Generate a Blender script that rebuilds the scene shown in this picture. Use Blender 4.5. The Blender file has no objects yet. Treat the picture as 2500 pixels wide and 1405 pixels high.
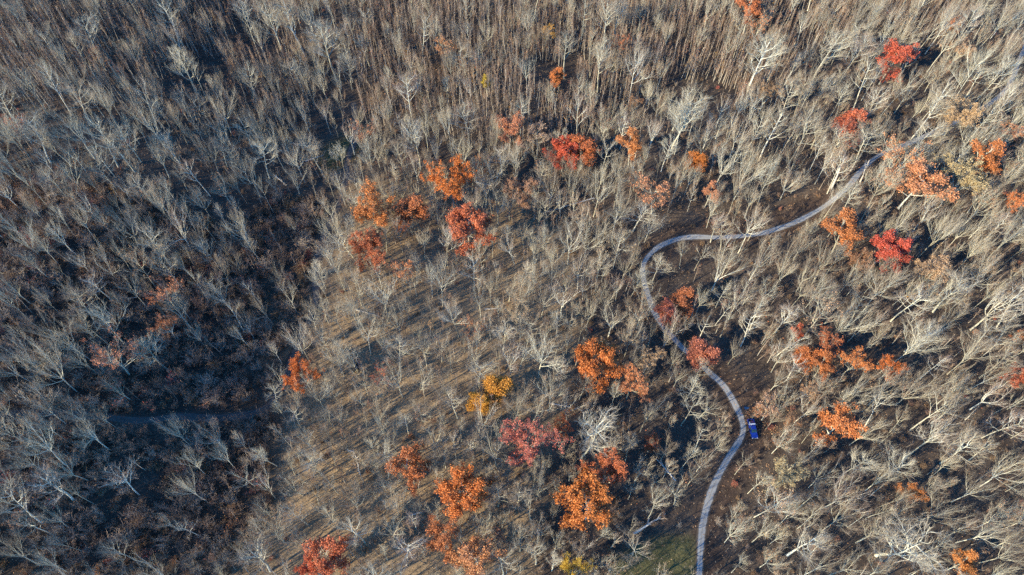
import bpy, bmesh, math, random
import numpy as np
from mathutils import Vector, Matrix

R_ = math.radians
SC = bpy.context.scene
COL = SC.collection

# ---------------------------------------------------------------- camera, sky, sun, exposure
PITCH, FPX, HCAM = R_(56.6), 1667.0, 195.0
cam_d = bpy.data.cameras.new('camera')
cam = bpy.data.objects.new('camera', cam_d); COL.objects.link(cam)
cam.location = (0, 0, HCAM); cam.rotation_euler = (R_(90) - PITCH, 0, 0)
cam_d.sensor_width = 36; cam_d.lens = 36 * FPX / 2500
cam_d.clip_start = 1; cam_d.clip_end = 9000
SC.camera = cam

SUN_EL, SUN_AZ = 26.0, 212.0            # azimuth of the sun counted from +x
world = bpy.data.worlds.new('World'); SC.world = world; world.use_nodes = True
wn = world.node_tree
sky = wn.nodes.new('ShaderNodeTexSky'); sky.sky_type = 'NISHITA'; sky.sun_disc = False
sky.sun_elevation = R_(SUN_EL); sky.sun_rotation = R_(90 - SUN_AZ)
sky.ozone_density = 8.0; sky.dust_density = 0.4; sky.air_density = 1.0
bg = wn.nodes['Background']; bg.inputs[1].default_value = 0.15
tint = wn.nodes.new('ShaderNodeMix'); tint.data_type = 'RGBA'; tint.blend_type = 'MULTIPLY'; tint.inputs[0].default_value = 1.0
tint.inputs[7].default_value = (.38, .98, 1.30, 1)                # a clear deep blue autumn sky
wn.links.new(sky.outputs[0], tint.inputs[6]); wn.links.new(tint.outputs[2], bg.inputs[0])
sl = bpy.data.lights.new('sun', 'SUN'); so = bpy.data.objects.new('sun', sl); COL.objects.link(so)
sl.energy = 5.0; sl.angle = R_(0.5); sl.color = (1.0, 0.86, 0.62)
sd = Vector((math.cos(R_(SUN_EL)) * math.cos(R_(SUN_AZ)), math.cos(R_(SUN_EL)) * math.sin(R_(SUN_AZ)), math.sin(R_(SUN_EL))))
so.rotation_euler = sd.to_track_quat('Z', 'Y').to_euler(); so.location = (0, 0, 300)
SC.view_settings.view_transform = 'Standard'; SC.view_settings.look = 'None'
SC.view_settings.exposure = 1.32; SC.view_settings.gamma = 1.0
SC.cycles.use_denoising = False
SC.cycles.max_bounces = 4; SC.cycles.diffuse_bounces = 2; SC.cycles.transmission_bounces = 2
SC.cycles.transparent_max_bounces = 4
SC.render.filter_size = 1.35

# ---------------------------------------------------------------- helpers
SHADE_MOUNDS = [(2, 216, 8, 17), (58, 186, 7, 15), (128, 170, 6, 13), (92, 205, 5, 14), (205, 250, 7, 18)]      # low rises added so that their lee sides fall in shade
def sstep(t): t = np.clip(t, 0, 1); return t * t * (3 - 2 * t)
def h(x, y):
    x, y = np.asarray(x, float), np.asarray(y, float)
    d = x * .848 + y * .53; e = -x * .53 + y * .848                  # wooded rise on the left, shaped to fall away from the sun for shade
    hill = 23 * sstep((0 - (d - 42 * sstep((e - 165) / 40))) / 95) * sstep((e - 72) / 48)
    for mx, my, a, sg in SHADE_MOUNDS: hill = hill + a * np.exp(-((x - mx) ** 2 + (y - my) ** 2) / (2 * sg * sg))
    return (hill + 1.2 * np.sin(np.asarray(x) / 47 + .6) * np.cos(np.asarray(y) / 61) + .6 * np.sin(np.asarray(x) / 25 + np.asarray(y) / 31)
            + .35 * np.sin(np.asarray(x) / 13 - np.asarray(y) / 17))
def hz(x, y): return float(h(x, y))
SP, CP = math.sin(PITCH), math.cos(PITCH)
def unproj(px, py, up=0.0):
    """the place on the ground over which a point UP metres high meets the sight line (px of the 2500 px photo)"""
    a, b = px - 1250, 702.5 - py
    d = np.array([a, b * SP + FPX * CP, b * CP - FPX * SP])
    z = up
    for _ in range(12):
        t = (HCAM - z) / -d[2]; x, y = d[0] * t, d[1] * t; z = hz(x, y) + up
    return float(x), float(y)
def project(x, y, z):
    v = np.asarray(z) - HCAM
    dep = np.asarray(y) * CP - v * SP
    return 1250 + FPX * np.asarray(x) / dep, 702.5 - FPX * (np.asarray(y) * SP + v * CP) / dep, FPX / dep
def inpoly(poly, px, py):
    px, py = np.asarray(px, float), np.asarray(py, float); r = np.zeros(px.shape, bool); n = len(poly)
    for i in range(n):
        (x1, y1), (x2, y2) = poly[i], poly[(i + 1) % n]
        if y1 == y2: continue
        r ^= ((y1 > py) != (y2 > py)) & (px < (x2 - x1) * (py - y1) / (y2 - y1) + x1)
    return r

def tag(o, label=None, cat=None, group=None, kind=None):
    if label: o['label'] = label
    if cat: o['category'] = cat
    if group: o['group'] = group
    if kind: o['kind'] = kind
    return o
def obj(name, data, parent=None):
    o = bpy.data.objects.new(name, data); COL.objects.link(o)
    if parent: o.parent = parent
    return o
def empty(name, loc=(0, 0, 0), rz=0.0):
    o = bpy.data.objects.new(name, None); COL.objects.link(o)
    o.empty_display_size = .3; o.location = loc; o.rotation_euler = (0, 0, rz); return o

class Acc:
    """collects verts / faces (with a material number) and makes one mesh of them"""
    def __init__(s): s.v = []; s.f = []; s.m = []
    def tube(s, pts, rad, n=5, mi=0, ph=0.0):
        base = len(s.v); k = len(pts)
        for i in range(k):
            a = pts[max(i - 1, 0)]; b = pts[min(i + 1, k - 1)]
            d = (b - a).normalized()
            u = d.orthogonal().normalized(); w = d.cross(u)
            for j in range(n):
                t = ph + 2 * math.pi * j / n
                s.v.append(pts[i] + (u * math.cos(t) + w * math.sin(t)) * rad[i])
        for i in range(k - 1):
            for j in range(n):
                j2 = (j + 1) % n
                s.f.append((base + i * n + j, base + i * n + j2, base + (i + 1) * n + j2, base + (i + 1) * n + j)); s.m.append(mi)
        s.f.append(tuple(base + (k - 1) * n + j for j in range(n))); s.m.append(mi)
    def cone(s, p, q, r, mi=0):
        d = (q - p); u = d.orthogonal().normalized() * r; w = d.cross(u).normalized() * r
        b = len(s.v)
        s.v += [p + u, p - u * .5 + w * .87, p - u * .5 - w * .87, q]
        s.f += [(b, b + 1, b + 3), (b + 1, b + 2, b + 3), (b + 2, b, b + 3)]; s.m += [mi] * 3
    def leaf(s, c, size, rnd, mi=0):
        a = Vector((rnd.gauss(0, 1), rnd.gauss(0, 1), rnd.gauss(0, 1))).normalized()
        u = a.orthogonal().normalized(); w = a.cross(u)
        l = size * rnd.uniform(.7, 1.3); q = l * rnd.uniform(.5, .9); b = len(s.v)
        s.v += [c - u * l * .5, c + w * q * .5 + a * .04, c + u * l * .5, c - w * q * .5 + a * .04]
        s.f.append((b, b + 1, b + 2, b + 3)); s.m.append(mi)
    def box(s, x0, x1, y0, y1, z0, z1, mi=0):
        b = len(s.v)
        s.v += [Vector(p) for p in ((x0, y0, z0), (x1, y0, z0), (x1, y1, z0), (x0, y1, z0), (x0, y0, z1), (x1, y0, z1), (x1, y1, z1), (x0, y1, z1))]
        for q in ((0, 3, 2, 1), (4, 5, 6, 7), (0, 1, 5, 4), (1, 2, 6, 5), (2, 3, 7, 6), (3, 0, 4, 7)):
            s.f.append(tuple(b + i for i in q)); s.m.append(mi)
    def mesh(s, name, mats, smooth=False):
        me = bpy.data.meshes.new(name)
        me.from_pydata([tuple(v) for v in s.v], [], s.f)
        for m in (mats if isinstance(mats, (list, tuple)) else [mats]): me.materials.append(m)
        me.polygons.foreach_set('material_index', s.m)
        if smooth: me.polygons.foreach_set('use_smooth', [True] * len(s.f))
        me.update(); return me

# ---------------------------------------------------------------- materials
def new_mat(name):
    m = bpy.data.materials.new(name); m.use_nodes = True
    nt = m.node_tree; nt.nodes.clear()
    out = nt.nodes.new('ShaderNodeOutputMaterial'); return m, nt, out
def nd(nt, t, **k):
    n = nt.nodes.new(t)
    for a, v in k.items(): setattr(n, a, v)
    return n
def ramp(nt, src, stops):
    r = nd(nt, 'ShaderNodeValToRGB'); e = r.color_ramp.elements
    while len(e) > 1: e.remove(e[-1])
    e[0].position = stops[0][0]; e[0].color = (*stops[0][1], 1)
    for p, c in stops[1:]:
        q = e.new(p); q.color = (*c, 1)
    nt.links.new(src, r.inputs[0]); return r.outputs[0]
def noise(nt, scale, detail=4, rough=.6, coord='Object'):
    tc = nd(nt, 'ShaderNodeTexCoord'); n = nd(nt, 'ShaderNodeTexNoise')
    n.inputs['Scale'].default_value = scale; n.inputs['Detail'].default_value = detail; n.inputs['Roughness'].default_value = rough
    nt.links.new(tc.outputs[coord], n.inputs['Vector']); return n.outputs['Fac']
def mixc(nt, a, b, fac, mode='MIX'):
    m = nd(nt, 'ShaderNodeMix', data_type='RGBA', blend_type=mode)
    for s, v in ((0, fac), (6, a), (7, b)):
        if hasattr(v, 'links') or hasattr(v, 'is_linked'): nt.links.new(v, m.inputs[s])
        else: m.inputs[s].default_value = v if s == 0 else (*v, 1)
    return m.outputs[2]
def diffuse(nt, out, col, rough=.9, bump=None, strength=.5, dist=.05, spec=.15):
    p = nd(nt, 'ShaderNodeBsdfPrincipled'); p.inputs['Roughness'].default_value = rough
    p.inputs['Specular IOR Level'].default_value = spec
    if hasattr(col, 'is_linked'): nt.links.new(col, p.inputs['Base Color'])
    else: p.inputs['Base Color'].default_value = (*col, 1)
    if bump is not None:
        b = nd(nt, 'ShaderNodeBump'); b.inputs['Strength'].default_value = strength; b.inputs['Distance'].default_value = dist
        nt.links.new(bump, b.inputs['Height']); nt.links.new(b.outputs[0], p.inputs['Normal'])
    nt.links.new(p.outputs[0], out.inputs[0]); return p
def flat_mat(name, col, rough=.5, metal=0.0, scale=6.0, var=.12, spec=.4, coat=0.0):
    m, nt, out = new_mat(name)
    n = noise(nt, scale, 3)
    c = ramp(nt, n, [(.3, tuple(v * (1 - var) for v in col)), (.7, tuple(min(1, v * (1 + var)) for v in col))])
    p = diffuse(nt, out, c, rough, spec=spec); p.inputs['Metallic'].default_value = metal
    p.inputs['Coat Weight'].default_value = coat; return m
def bark_mat(name, stops, scale=2.5):
    m, nt, out = new_mat(name)
    oi = nd(nt, 'ShaderNodeObjectInfo')
    c = ramp(nt, oi.outputs['Random'], stops)
    n = noise(nt, scale, 5, .7)
    d = ramp(nt, n, [(.3, (.55, .54, .52)), (.62, (1.1, 1.08, 1.02))])
    c = mixc(nt, c, d, 1.0, 'MULTIPLY')
    diffuse(nt, out, c, .9, n, .6, .05); return m
M_BARK = bark_mat('pale_bark', [(0, (.32, .30, .225)), (.35, (.46, .44, .335)), (.7, (.55, .535, .42)), (1, (.66, .65, .54))])
M_TWIG = bark_mat('twig_bark', [(0, (.22, .17, .125)), (.4, (.32, .27, .20)), (.75, (.39, .355, .265)), (1, (.29, .21, .165))], 4)
M_POLE = bark_mat('young_bark', [(0, (.24, .19, .145)), (.5, (.38, .32, .25)), (1, (.54, .50, .41))], 4)
M_POLETWIG = bark_mat('young_twig', [(0, (.17, .115, .08)), (.5, (.26, .185, .135)), (1, (.32, .25, .19))], 4)
M_BRUSH = bark_mat('shrub_bark', [(0, (.17, .115, .085)), (.4, (.24, .175, .13)), (.75, (.36, .31, .25)), (1, (.28, .17, .12))], 4)
M_DARK = bark_mat('dark_wet_bark', [(0, (.05, .045, .04)), (1, (.07, .06, .05))], 3)
M_DEAD = bark_mat('dead_wood', [(0, (.46, .42, .36)), (1, (.58, .54, .46))], 3)

def leaf_mat(name, stops=None, col=None):
    """leaves: OBJECT colour (stops None) or a ramp over the thing's own number, varied from leaf to leaf"""
    m, nt, out = new_mat(name)
    oi = nd(nt, 'ShaderNodeObjectInfo'); ge = nd(nt, 'ShaderNodeNewGeometry')
    c = oi.outputs['Color'] if stops is None else ramp(nt, oi.outputs['Random'], stops)
    v = ramp(nt, ge.outputs['Random Per Island'], [(0, (.55, .48, .45)), (.5, (.95, .95, .9)), (1, (1.35, 1.32, 1.3))])
    c = mixc(nt, c, v, 1.0, 'MULTIPLY')
    d = nd(nt, 'ShaderNodeBsdfDiffuse'); t = nd(nt, 'ShaderNodeBsdfTranslucent'); mx = nd(nt, 'ShaderNodeMixShader')
    mx.inputs[0].default_value = .28
    for s in (d, t): nt.links.new(c, s.inputs[0])
    nt.links.new(d.outputs[0], mx.inputs[1]); nt.links.new(t.outputs[0], mx.inputs[2]); nt.links.new(mx.outputs[0], out.inputs[0])
    return m
M_LEAF = leaf_mat('autumn_leaves')
M_POLELEAF = leaf_mat('young_tree_leaves', [(0, (.30, .17, .10)), (.45, (.36, .22, .12)), (.72, (.40, .22, .13)), (.86, (.48, .20, .10)), (.93, (.62, .36, .05)), (1, (.50, .14, .10))])
M_SHRUBLEAF = leaf_mat('shrub_leaves', [(0, (.20, .13, .08)), (.35, (.26, .18, .10)), (.6, (.30, .15, .08)), (.8, (.34, .20, .09)), (.93, (.44, .16, .09)), (1, (.42, .10, .09))])

M_DRYLEAF = leaf_mat('last_dry_leaves', [(0, (.36, .26, .16)), (.4, (.42, .28, .16)), (.7, (.40, .22, .13)), (1, (.46, .36, .22))])
# ground: litter whose colour follows the place's cover, darkened for tree shade in pole stands and verge (COLOR attribute painted per zone: field litter, woodland floor, verge, grass)
def ground_mat():
    m, nt, out = new_mat('leaf_litter')
    at = nd(nt, 'ShaderNodeAttribute', attribute_name='cover')
    n1 = noise(nt, 1.7, 6, .75); n2 = noise(nt, .16, 4, .6); n3 = noise(nt, 6.0, 3, .7)
    a = ramp(nt, n1, [(.25, (.38, .36, .34)), (.5, (.95, .95, .95)), (.72, (1.6, 1.5, 1.35))])
    b = ramp(nt, n2, [(.3, (.7, .68, .66)), (.7, (1.2, 1.18, 1.12))])
    e = ramp(nt, n3, [(.3, (.6, .6, .62)), (.7, (1.4, 1.38, 1.3))])
    c = mixc(nt, at.outputs['Color'], a, 1.0, 'MULTIPLY'); c = mixc(nt, c, b, 1.0, 'MULTIPLY'); c = mixc(nt, c, e, 1.0, 'MULTIPLY')
    diffuse(nt, out, c, 1.0, n1, 1.0, .25, spec=.05); return m
M_GROUND = ground_mat()
def road_mat(name, grav, mid, edge):
    m, nt, out = new_mat(name)
    at = nd(nt, 'ShaderNodeAttribute', attribute_name='across')          # 0 centre .. 1 edge
    sep = nd(nt, 'ShaderNodeSeparateColor'); nt.links.new(at.outputs['Color'], sep.inputs[0])
    n1 = noise(nt, .9, 5, .7); n2 = noise(nt, 7, 4, .7); n3 = noise(nt, .12, 3, .6)
    ad = nd(nt, 'ShaderNodeMath', operation='MULTIPLY_ADD'); nt.links.new(n1, ad.inputs[0]); ad.inputs[1].default_value = .55
    nt.links.new(sep.outputs[0], ad.inputs[2])
    base = ramp(nt, ad.outputs[0], [(.25, mid), (.45, grav), (.85, grav), (1.06, edge), (1.22, edge)])
    v = ramp(nt, n2, [(.3, (.72, .72, .72)), (.7, (1.2, 1.2, 1.18))]); w = ramp(nt, n3, [(.3, (.82, .82, .82)), (.7, (1.15, 1.14, 1.1))])
    c = mixc(nt, base, v, 1.0, 'MULTIPLY'); c = mixc(nt, c, w, 1.0, 'MULTIPLY')
    diffuse(nt, out, c, .95, n2, .5, .05, spec=.1); return m
M_ROAD = road_mat('gravel', (.24, .245, .24), (.19, .18, .16), (.08, .064, .05))
M_TRACK = road_mat('worn_earth', (.085, .075, .066), (.075, .063, .053), (.06, .048, .038))

# ---------------------------------------------------------------- layout in photo pixels (2500 wide)
ROAD = [(1705, 1470), (1707, 1405), (1710, 1340), (1713, 1303), (1716, 1277), (1728, 1227), (1745, 1180), (1760, 1151), (1781, 1113), (1798, 1088),
        (1815, 1060), (1815, 1039), (1809, 1017), (1796, 992), (1783, 966), (1768, 943), (1747, 923), (1732, 911), (1692, 872), (1668, 852),
        (1647, 829), (1631, 811), (1615, 795), (1601, 770), (1589, 740), (1579, 713), (1572, 686), (1568, 662), (1571, 642), (1586, 622), (1606, 604),
        (1636, 590), (1668, 581), (1699, 579), (1734, 580), (1768, 580), (1830, 575), (1862, 570), (1896, 560), (1940, 544), (1985, 521), (2022, 498),
        (2065, 462), (2078, 447), (2091, 431), (2104, 415), (2122, 398), (2150, 378), (2214, 352), (2275, 325), (2350, 290), (2419, 251), (2457, 219),
        (2473, 188), (2489, 147), (2502, 112), (2520, 50), (2545, -40)]
TRACK = [(862, 250), (868, 330), (850, 390), (838, 470), (820, 515), (797, 560), (778, 620), (770, 690), (772, 730), (748, 800), (722, 860), (695, 925), (664, 985),
         (610, 1012), (520, 1022), (430, 1018), (340, 1028), (250, 1018), (120, 1010), (-40, 1012)]
GRASS = [[(1480, 1420), (1500, 1370), (1560, 1330), (1640, 1310), (1698, 1310), (1700, 1420)], [(775, 395), (800, 355), (850, 335), (880, 325), (885, 350), (850, 395), (800, 425)],
         [(850, 345), (858, 300), (880, 300), (880, 345)]]
VERGE = [[(1535, 640), (1580, 590), (1650, 555), (1780, 545), (1880, 520), (1950, 490), (2030, 450), (2060, 470), (2000, 545), (1900, 590), (1790, 610), (1700, 605),
          (1640, 625), (1610, 660), (1625, 760), (1690, 830), (1800, 930), (1900, 960), (1900, 1060), (1830, 1150), (1760, 1300), (1760, 1420), (1695, 1420), (1700, 1250),
          (1770, 1080), (1790, 1000), (1730, 930), (1610, 830), (1555, 740)]]
FIELD = [(850, 430), (1260, 440), (1420, 600), (1420, 740), (1390, 900), (1340, 1100), (1300, 1420), (500, 1420), (640, 1310), (700, 1200), (690, 1050), (720, 950),
         (790, 800), (790, 680), (830, 560)]
BRUSH = [(-200, 420), (250, 440), (560, 560), (700, 480), (820, 500), (770, 690), (740, 800), (660, 980), (680, 1060), (650, 1300), (540, 1420), (-200, 1420)]
POLES = [[(-250, -120), (760, -120), (760, 330), (600, 330), (300, 260), (-250, 260)], [(860, -120), (1600, -120), (1560, 250), (1420, 340), (1250, 400), (1000, 300), (870, 330)],
         [(1560, -120), (2120, -120), (2050, 120), (1850, 230), (1800, 290), (1660, 280), (1540, 220)], [(2060, -120), (2420, -120), (2330, 120), (2150, 110)]]
GAPS = [(510, 205, 62), (600, 115, 36), (440, 215, 40), (300, 130, 26), (1310, 195, 40), (1360, 215, 45), (1400, 160, 30), (1730, 255, 55), (1650, 235, 35), (2130, 308, 45),
        (2230, 200, 30), (2440, 45, 50), (2400, 70, 30), (740, 100, 22), (650, 110, 30), (520, 560, 20), (870, 250, 25), (700, 20, 30), (60, 60, 20), (880, 290, 18),
        (1640, 700, 40), (1690, 740, 40), (1800, 1110, 45), (1840, 1130, 45), (1830, 940, 45), (1860, 985, 42), (1640, 1300, 40), (1600, 1370, 55), (1670, 1370, 40),
        (1690, 620, 45), (1640, 640, 40), (1590, 560, 35), (1650, 548, 35), (1960, 500, 40), (1900, 530, 35), (1870, 545, 30), (1760, 870, 40), (1800, 900, 40), (1850, 1060, 45),
        (1790, 1200, 35), (1760, 1260, 30), (1755, 1330, 32), (1745, 1390, 30), (480, 870, 30), (440, 950, 25), (350, 1020, 30), (550, 1010, 35), (800, 380, 30), (860, 330, 25),
        (1690, 1240, 40), (1640, 1130, 26), (1600, 970, 40)]
SEEN_ROAD = [(1572, 660, 26), (1580, 630, 28), (1610, 603, 28), (1645, 588, 26), (1690, 580, 24), (1740, 580, 20), (1900, 560, 24), (1940, 544, 26), (1985, 521, 26), (2020, 500, 22),
             (2078, 447, 16), (2095, 428, 16), (1645, 828, 20), (1665, 850, 20), (1740, 918, 20), (1765, 940, 26), (1785, 968, 28), (1800, 1000, 26), (1815, 1040, 34), (1838, 1047, 36), (1800, 1085, 30),
             (1780, 1115, 30), (1760, 1150, 30), (1742, 1190, 28), (1728, 1230, 26), (1717, 1275, 26), (1712, 1310, 26), (1708, 1350, 26), (1706, 1390, 26), (2480, 170, 20),
             (2490, 140, 20), (765, 720, 12), (680, 960, 12)]

def polyline_pts(px_pts, step=1.2):
    g = np.array([unproj(*p) for p in px_pts]); out = []
    for i in range(len(g) - 1):                      # Catmull-Rom
        p0, p1, p2, p3 = g[max(i - 1, 0)], g[i], g[i + 1], g[min(i + 2, len(g) - 1)]
        n = max(2, int(np.linalg.norm(p2 - p1) / step))
        for k in range(n):
            t = k / n
            out.append(.5 * ((2 * p1) + (-p0 + p2) * t + (2 * p0 - 5 * p1 + 4 * p2 - p3) * t * t + (-p0 + 3 * p1 - 3 * p2 + p3) * t ** 3))
    out.append(g[-1]); out = np.array(out)
    for _ in range(3): out[1:-1] = (out[:-2] + 2 * out[1:-1] + out[2:]) / 4
    return out
ROAD_G, TRACK_G = polyline_pts(ROAD), polyline_pts(TRACK)

# ---------------------------------------------------------------- ground, road, track
def axis(lo, hi, step, far):
    a = list(np.arange(lo, hi + step, step)); o = []; d = step; x = lo
    while x > -far: d *= 1.5; x -= d; o.append(x)
    b = []; d = step; x = a[-1]
    while x < far: d *= 1.5; x += d; b.append(x)
    return np.array(o[::-1] + a + b)
def smooth_mask(poly, px, py, soft=14, seed=0):
    r = np.random.RandomState(seed); m = np.zeros(px.shape)
    for _ in range(10): m += inpoly(poly, px + r.normal(0, soft), py + r.normal(0, soft))
    return m / 10
def build_ground():
    xs, ys = axis(-330, 330, 2.2, 3500), axis(-30, 430, 2.2, 3500)
    X, Y = np.meshgrid(xs, ys); Z = h(X, Y)
    nx, ny = len(xs), len(ys)
    V = np.stack([X.ravel(), Y.ravel(), Z.ravel()], 1)
    me = bpy.data.meshes.new('ground')
    idx = np.arange(nx * ny).reshape(ny, nx)
    F = np.stack([idx[:-1, :-1].ravel(), idx[:-1, 1:].ravel(), idx[1:, 1:].ravel(), idx[1:, :-1].ravel()], 1)
    me.from_pydata(V.tolist(), [], F.tolist())
    me.polygons.foreach_set('use_smooth', [True] * len(F))
    px, py, _ = project(V[:, 0], np.maximum(V[:, 1], -60), V[:, 2])
    c = np.tile(np.array([.070, .056, .046]), (len(V), 1))          # woodland floor
    def lay(m, col):
        nonlocal c
        c = c * (1 - m[:, None]) + np.array(col) * m[:, None]
    lay(smooth_mask(BRUSH, px, py, 25, 1), (.062, .050, .041))
    for p in POLES: lay(smooth_mask(p, px, py, 25, 2), (.055, .045, .038))  # floor colour darkened to stand in for the tall trees' shade
    lay(smooth_mask(FIELD, px, py, 28, 3), (.205, .155, .10))
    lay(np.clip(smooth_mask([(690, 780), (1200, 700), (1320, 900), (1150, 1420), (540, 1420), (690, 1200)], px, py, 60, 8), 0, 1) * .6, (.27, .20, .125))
    for p in VERGE: lay(smooth_mask(p, px, py, 12, 4), (.066, .047, .037))  # dark reddish-brown litter, darkened further in place of tree shade
    for p in GRASS: lay(smooth_mask(p, px, py, 9, 5) * .8, (.095, .095, .04))
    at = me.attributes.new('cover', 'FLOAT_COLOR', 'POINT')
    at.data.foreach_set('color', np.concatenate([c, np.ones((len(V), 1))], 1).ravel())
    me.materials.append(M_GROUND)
    return tag(obj('ground', me), kind='structure')
build_ground()
def ribbon(name, pts, half, lift, mat, seed):
    r = random.Random(seed); n = len(pts); us = [-1, -.75, -.4, 0, .4, .75, 1]
    tn = np.gradient(pts, axis=0); tn /= np.linalg.norm(tn, axis=1)[:, None] + 1e-9
    V, A = [], []
    wl = [half * (1 + .10 * math.sin(i * .23 + seed) + .08 * math.sin(i * .61) + r.uniform(-.05, .05)) for i in range(n)]
    for i in range(n):
        nn = np.array([-tn[i][1], tn[i][0]])
        for u in us:
            x, y = pts[i] + nn * u * wl[i]
            V.append((x, y, hz(x, y) + lift - .035 * (abs(u) == 1) + .03 * (abs(u) < .3))); A += [abs(u), 0, 0, 1]
    k = len(us)
    F = [(i * k + j, (i + 1) * k + j, (i + 1) * k + j + 1, i * k + j + 1) for i in range(n - 1) for j in range(k - 1)]
    me = bpy.data.meshes.new(name); me.from_pydata(V, [], F); me.materials.append(mat)
    me.polygons.foreach_set('use_smooth', [True] * len(F))
    me.attributes.new('across', 'FLOAT_COLOR', 'POINT').data.foreach_set('color', A)
    return tag(obj(name, me), kind='structure')
ribbon('road', ROAD_G, 1.3, .07, M_ROAD, 3)
ribbon('track', TRACK_G, 1.6, .06, M_TRACK, 5)

# ---------------------------------------------------------------- trees: generators
def rdir(d, ang, rnd, az=None):
    u = d.orthogonal().normalized(); w = d.cross(u).normalized(); t = rnd.uniform(0, 2 * math.pi) if az is None else az
    return (d * math.cos(ang) + (u * math.cos(t) + w * math.sin(t)) * math.sin(ang)).normalized()
def bend(p, d, L, n, rnd, gnarl, trop):
    pts = [p.copy()]; d = d.copy()
    for i in range(n):
        d = (d + Vector((rnd.gauss(0, gnarl), rnd.gauss(0, gnarl), rnd.gauss(0, gnarl * .7) + trop))).normalized()
        pts.append(pts[-1] + d * (L / n))
    return pts
def along(pts, t):
    k = t * (len(pts) - 1); i = min(int(k), len(pts) - 2); f = k - i
    return pts[i].lerp(pts[i + 1], f), (pts[i + 1] - pts[i]).normalized()

def make_tree(seed, H=18.0, fork=.42, spread=.75, limbs=8, r0=.25, leader=True, gnarl=.10, up=.06, l2=6, l3=5, twigs=4, reach=1.0, leaves=0, leaf_size=.42, cluster=.8):
    """returns (trunk Acc, branches Acc, foliage Acc): a tapered trunk with limbs, forking three more times"""
    rnd = random.Random(seed); T, B, L = Acc(), Acc(), Acc()
    tp = [Vector((0, 0, -.4))]; d = Vector((rnd.gauss(0, .03), rnd.gauss(0, .03), 1)).normalized()
    top = H * (.93 if leader else fork + .06)
    tp += bend(Vector((0, 0, .5)), d, top - .5, 9 if leader else 6, rnd, .035 if leader else .03, .02)
    n = len(tp)
    tr = [r0 * (1.25 if i == 0 else 1) * (1 - (.93 if leader else .35) * (i / (n - 1)) ** 1.1) for i in range(n)]
    T.tube(tp, tr, 6)
    tips = []
    az = rnd.uniform(0, 6.28)
    for i in range(limbs):
        az += 2.4 + rnd.uniform(-.5, .5)
        if leader:
            t = fork + (1 - fork) * ((i + rnd.uniform(.1, .9)) / limbs) * .92
            LL = H * .40 * reach * (1 - .62 * ((t - fork) / (1 - fork))) * rnd.uniform(.75, 1.2); ang = spread * rnd.uniform(.8, 1.15)
        else:
            t = 1 - rnd.random() ** 2 * .30; LL = H * (1 - fork) * .86 * reach * rnd.uniform(.8, 1.12); ang = spread * rnd.uniform(.35, 1.1)
        p, dd = along(tp, min(t, .995)); rr = tr[min(int(t * (n - 1)), n - 1)] * rnd.uniform(.5, .66)
        rr = max(rr, .075) * 1.05; d1 = rdir(Vector((0, 0, 1)), ang, rnd, az)
        lp = bend(p, d1, LL, 6, rnd, gnarl, up); lr = [rr * (1 - .86 * k / 6) for k in range(7)]
        T.tube(lp, lr, 5)
        for j in range(l2):
            t2 = .22 + .78 * (j + rnd.random()) / l2; p2, q2 = along(lp, t2)
            L2 = LL * (.50 - .20 * t2) * rnd.uniform(.7, 1.25) + .5; r2 = max(lr[int(t2 * 5.99)] * .55, .04)
            d2 = rdir(q2, rnd.uniform(.3, .65), rnd); d2.z += .22; d2.normalize()
            bp = bend(p2, d2, L2, 4, rnd, gnarl * 1.3, up); br = [r2 * (1 - .75 * k / 4) for k in range(5)]
            B.tube(bp, br, 4, 1)
            for k in range(l3):
                t3 = .2 + .8 * (k + rnd.random()) / l3; p3, q3 = along(bp, t3)
                L3 = (L2 * .42 + .35) * rnd.uniform(.7, 1.3)
                d3 = rdir(q3, rnd.uniform(.25, .7), rnd); d3.z += .2; d3.normalize()
                cp = bend(p3, d3, L3, 2, rnd, .16, .06); B.tube(cp, [.020, .015, .009], 3)
                tips.append((cp, L3))
                for _ in range(twigs):
                    p4, q4 = along(cp, rnd.uniform(.3, 1)); d4 = rdir(q4, rnd.uniform(.2, .65), rnd)
                    B.cone(p4, p4 + d4 * L3 * rnd.uniform(.5, 1.0), .0125)
    if leaves:
        rnd.shuffle(tips); per = 14; k = max(1, int(leaves / per))
        for i in range(k):
            cp, L3 = tips[i % max(1, int(len(tips) * min(1, cluster)))]
            c = cp[-1]
            for _ in range(per):
                o = Vector((rnd.gauss(0, .36), rnd.gauss(0, .36), rnd.gauss(0, .26)))
                L.leaf(c + o, leaf_size, rnd)
    return T, B, L
def crown_radius(acc):
    a = np.array([(v[0], v[1]) for v in acc.v]); return float(np.percentile(np.hypot(a[:, 0], a[:, 1]), 93))

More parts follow.
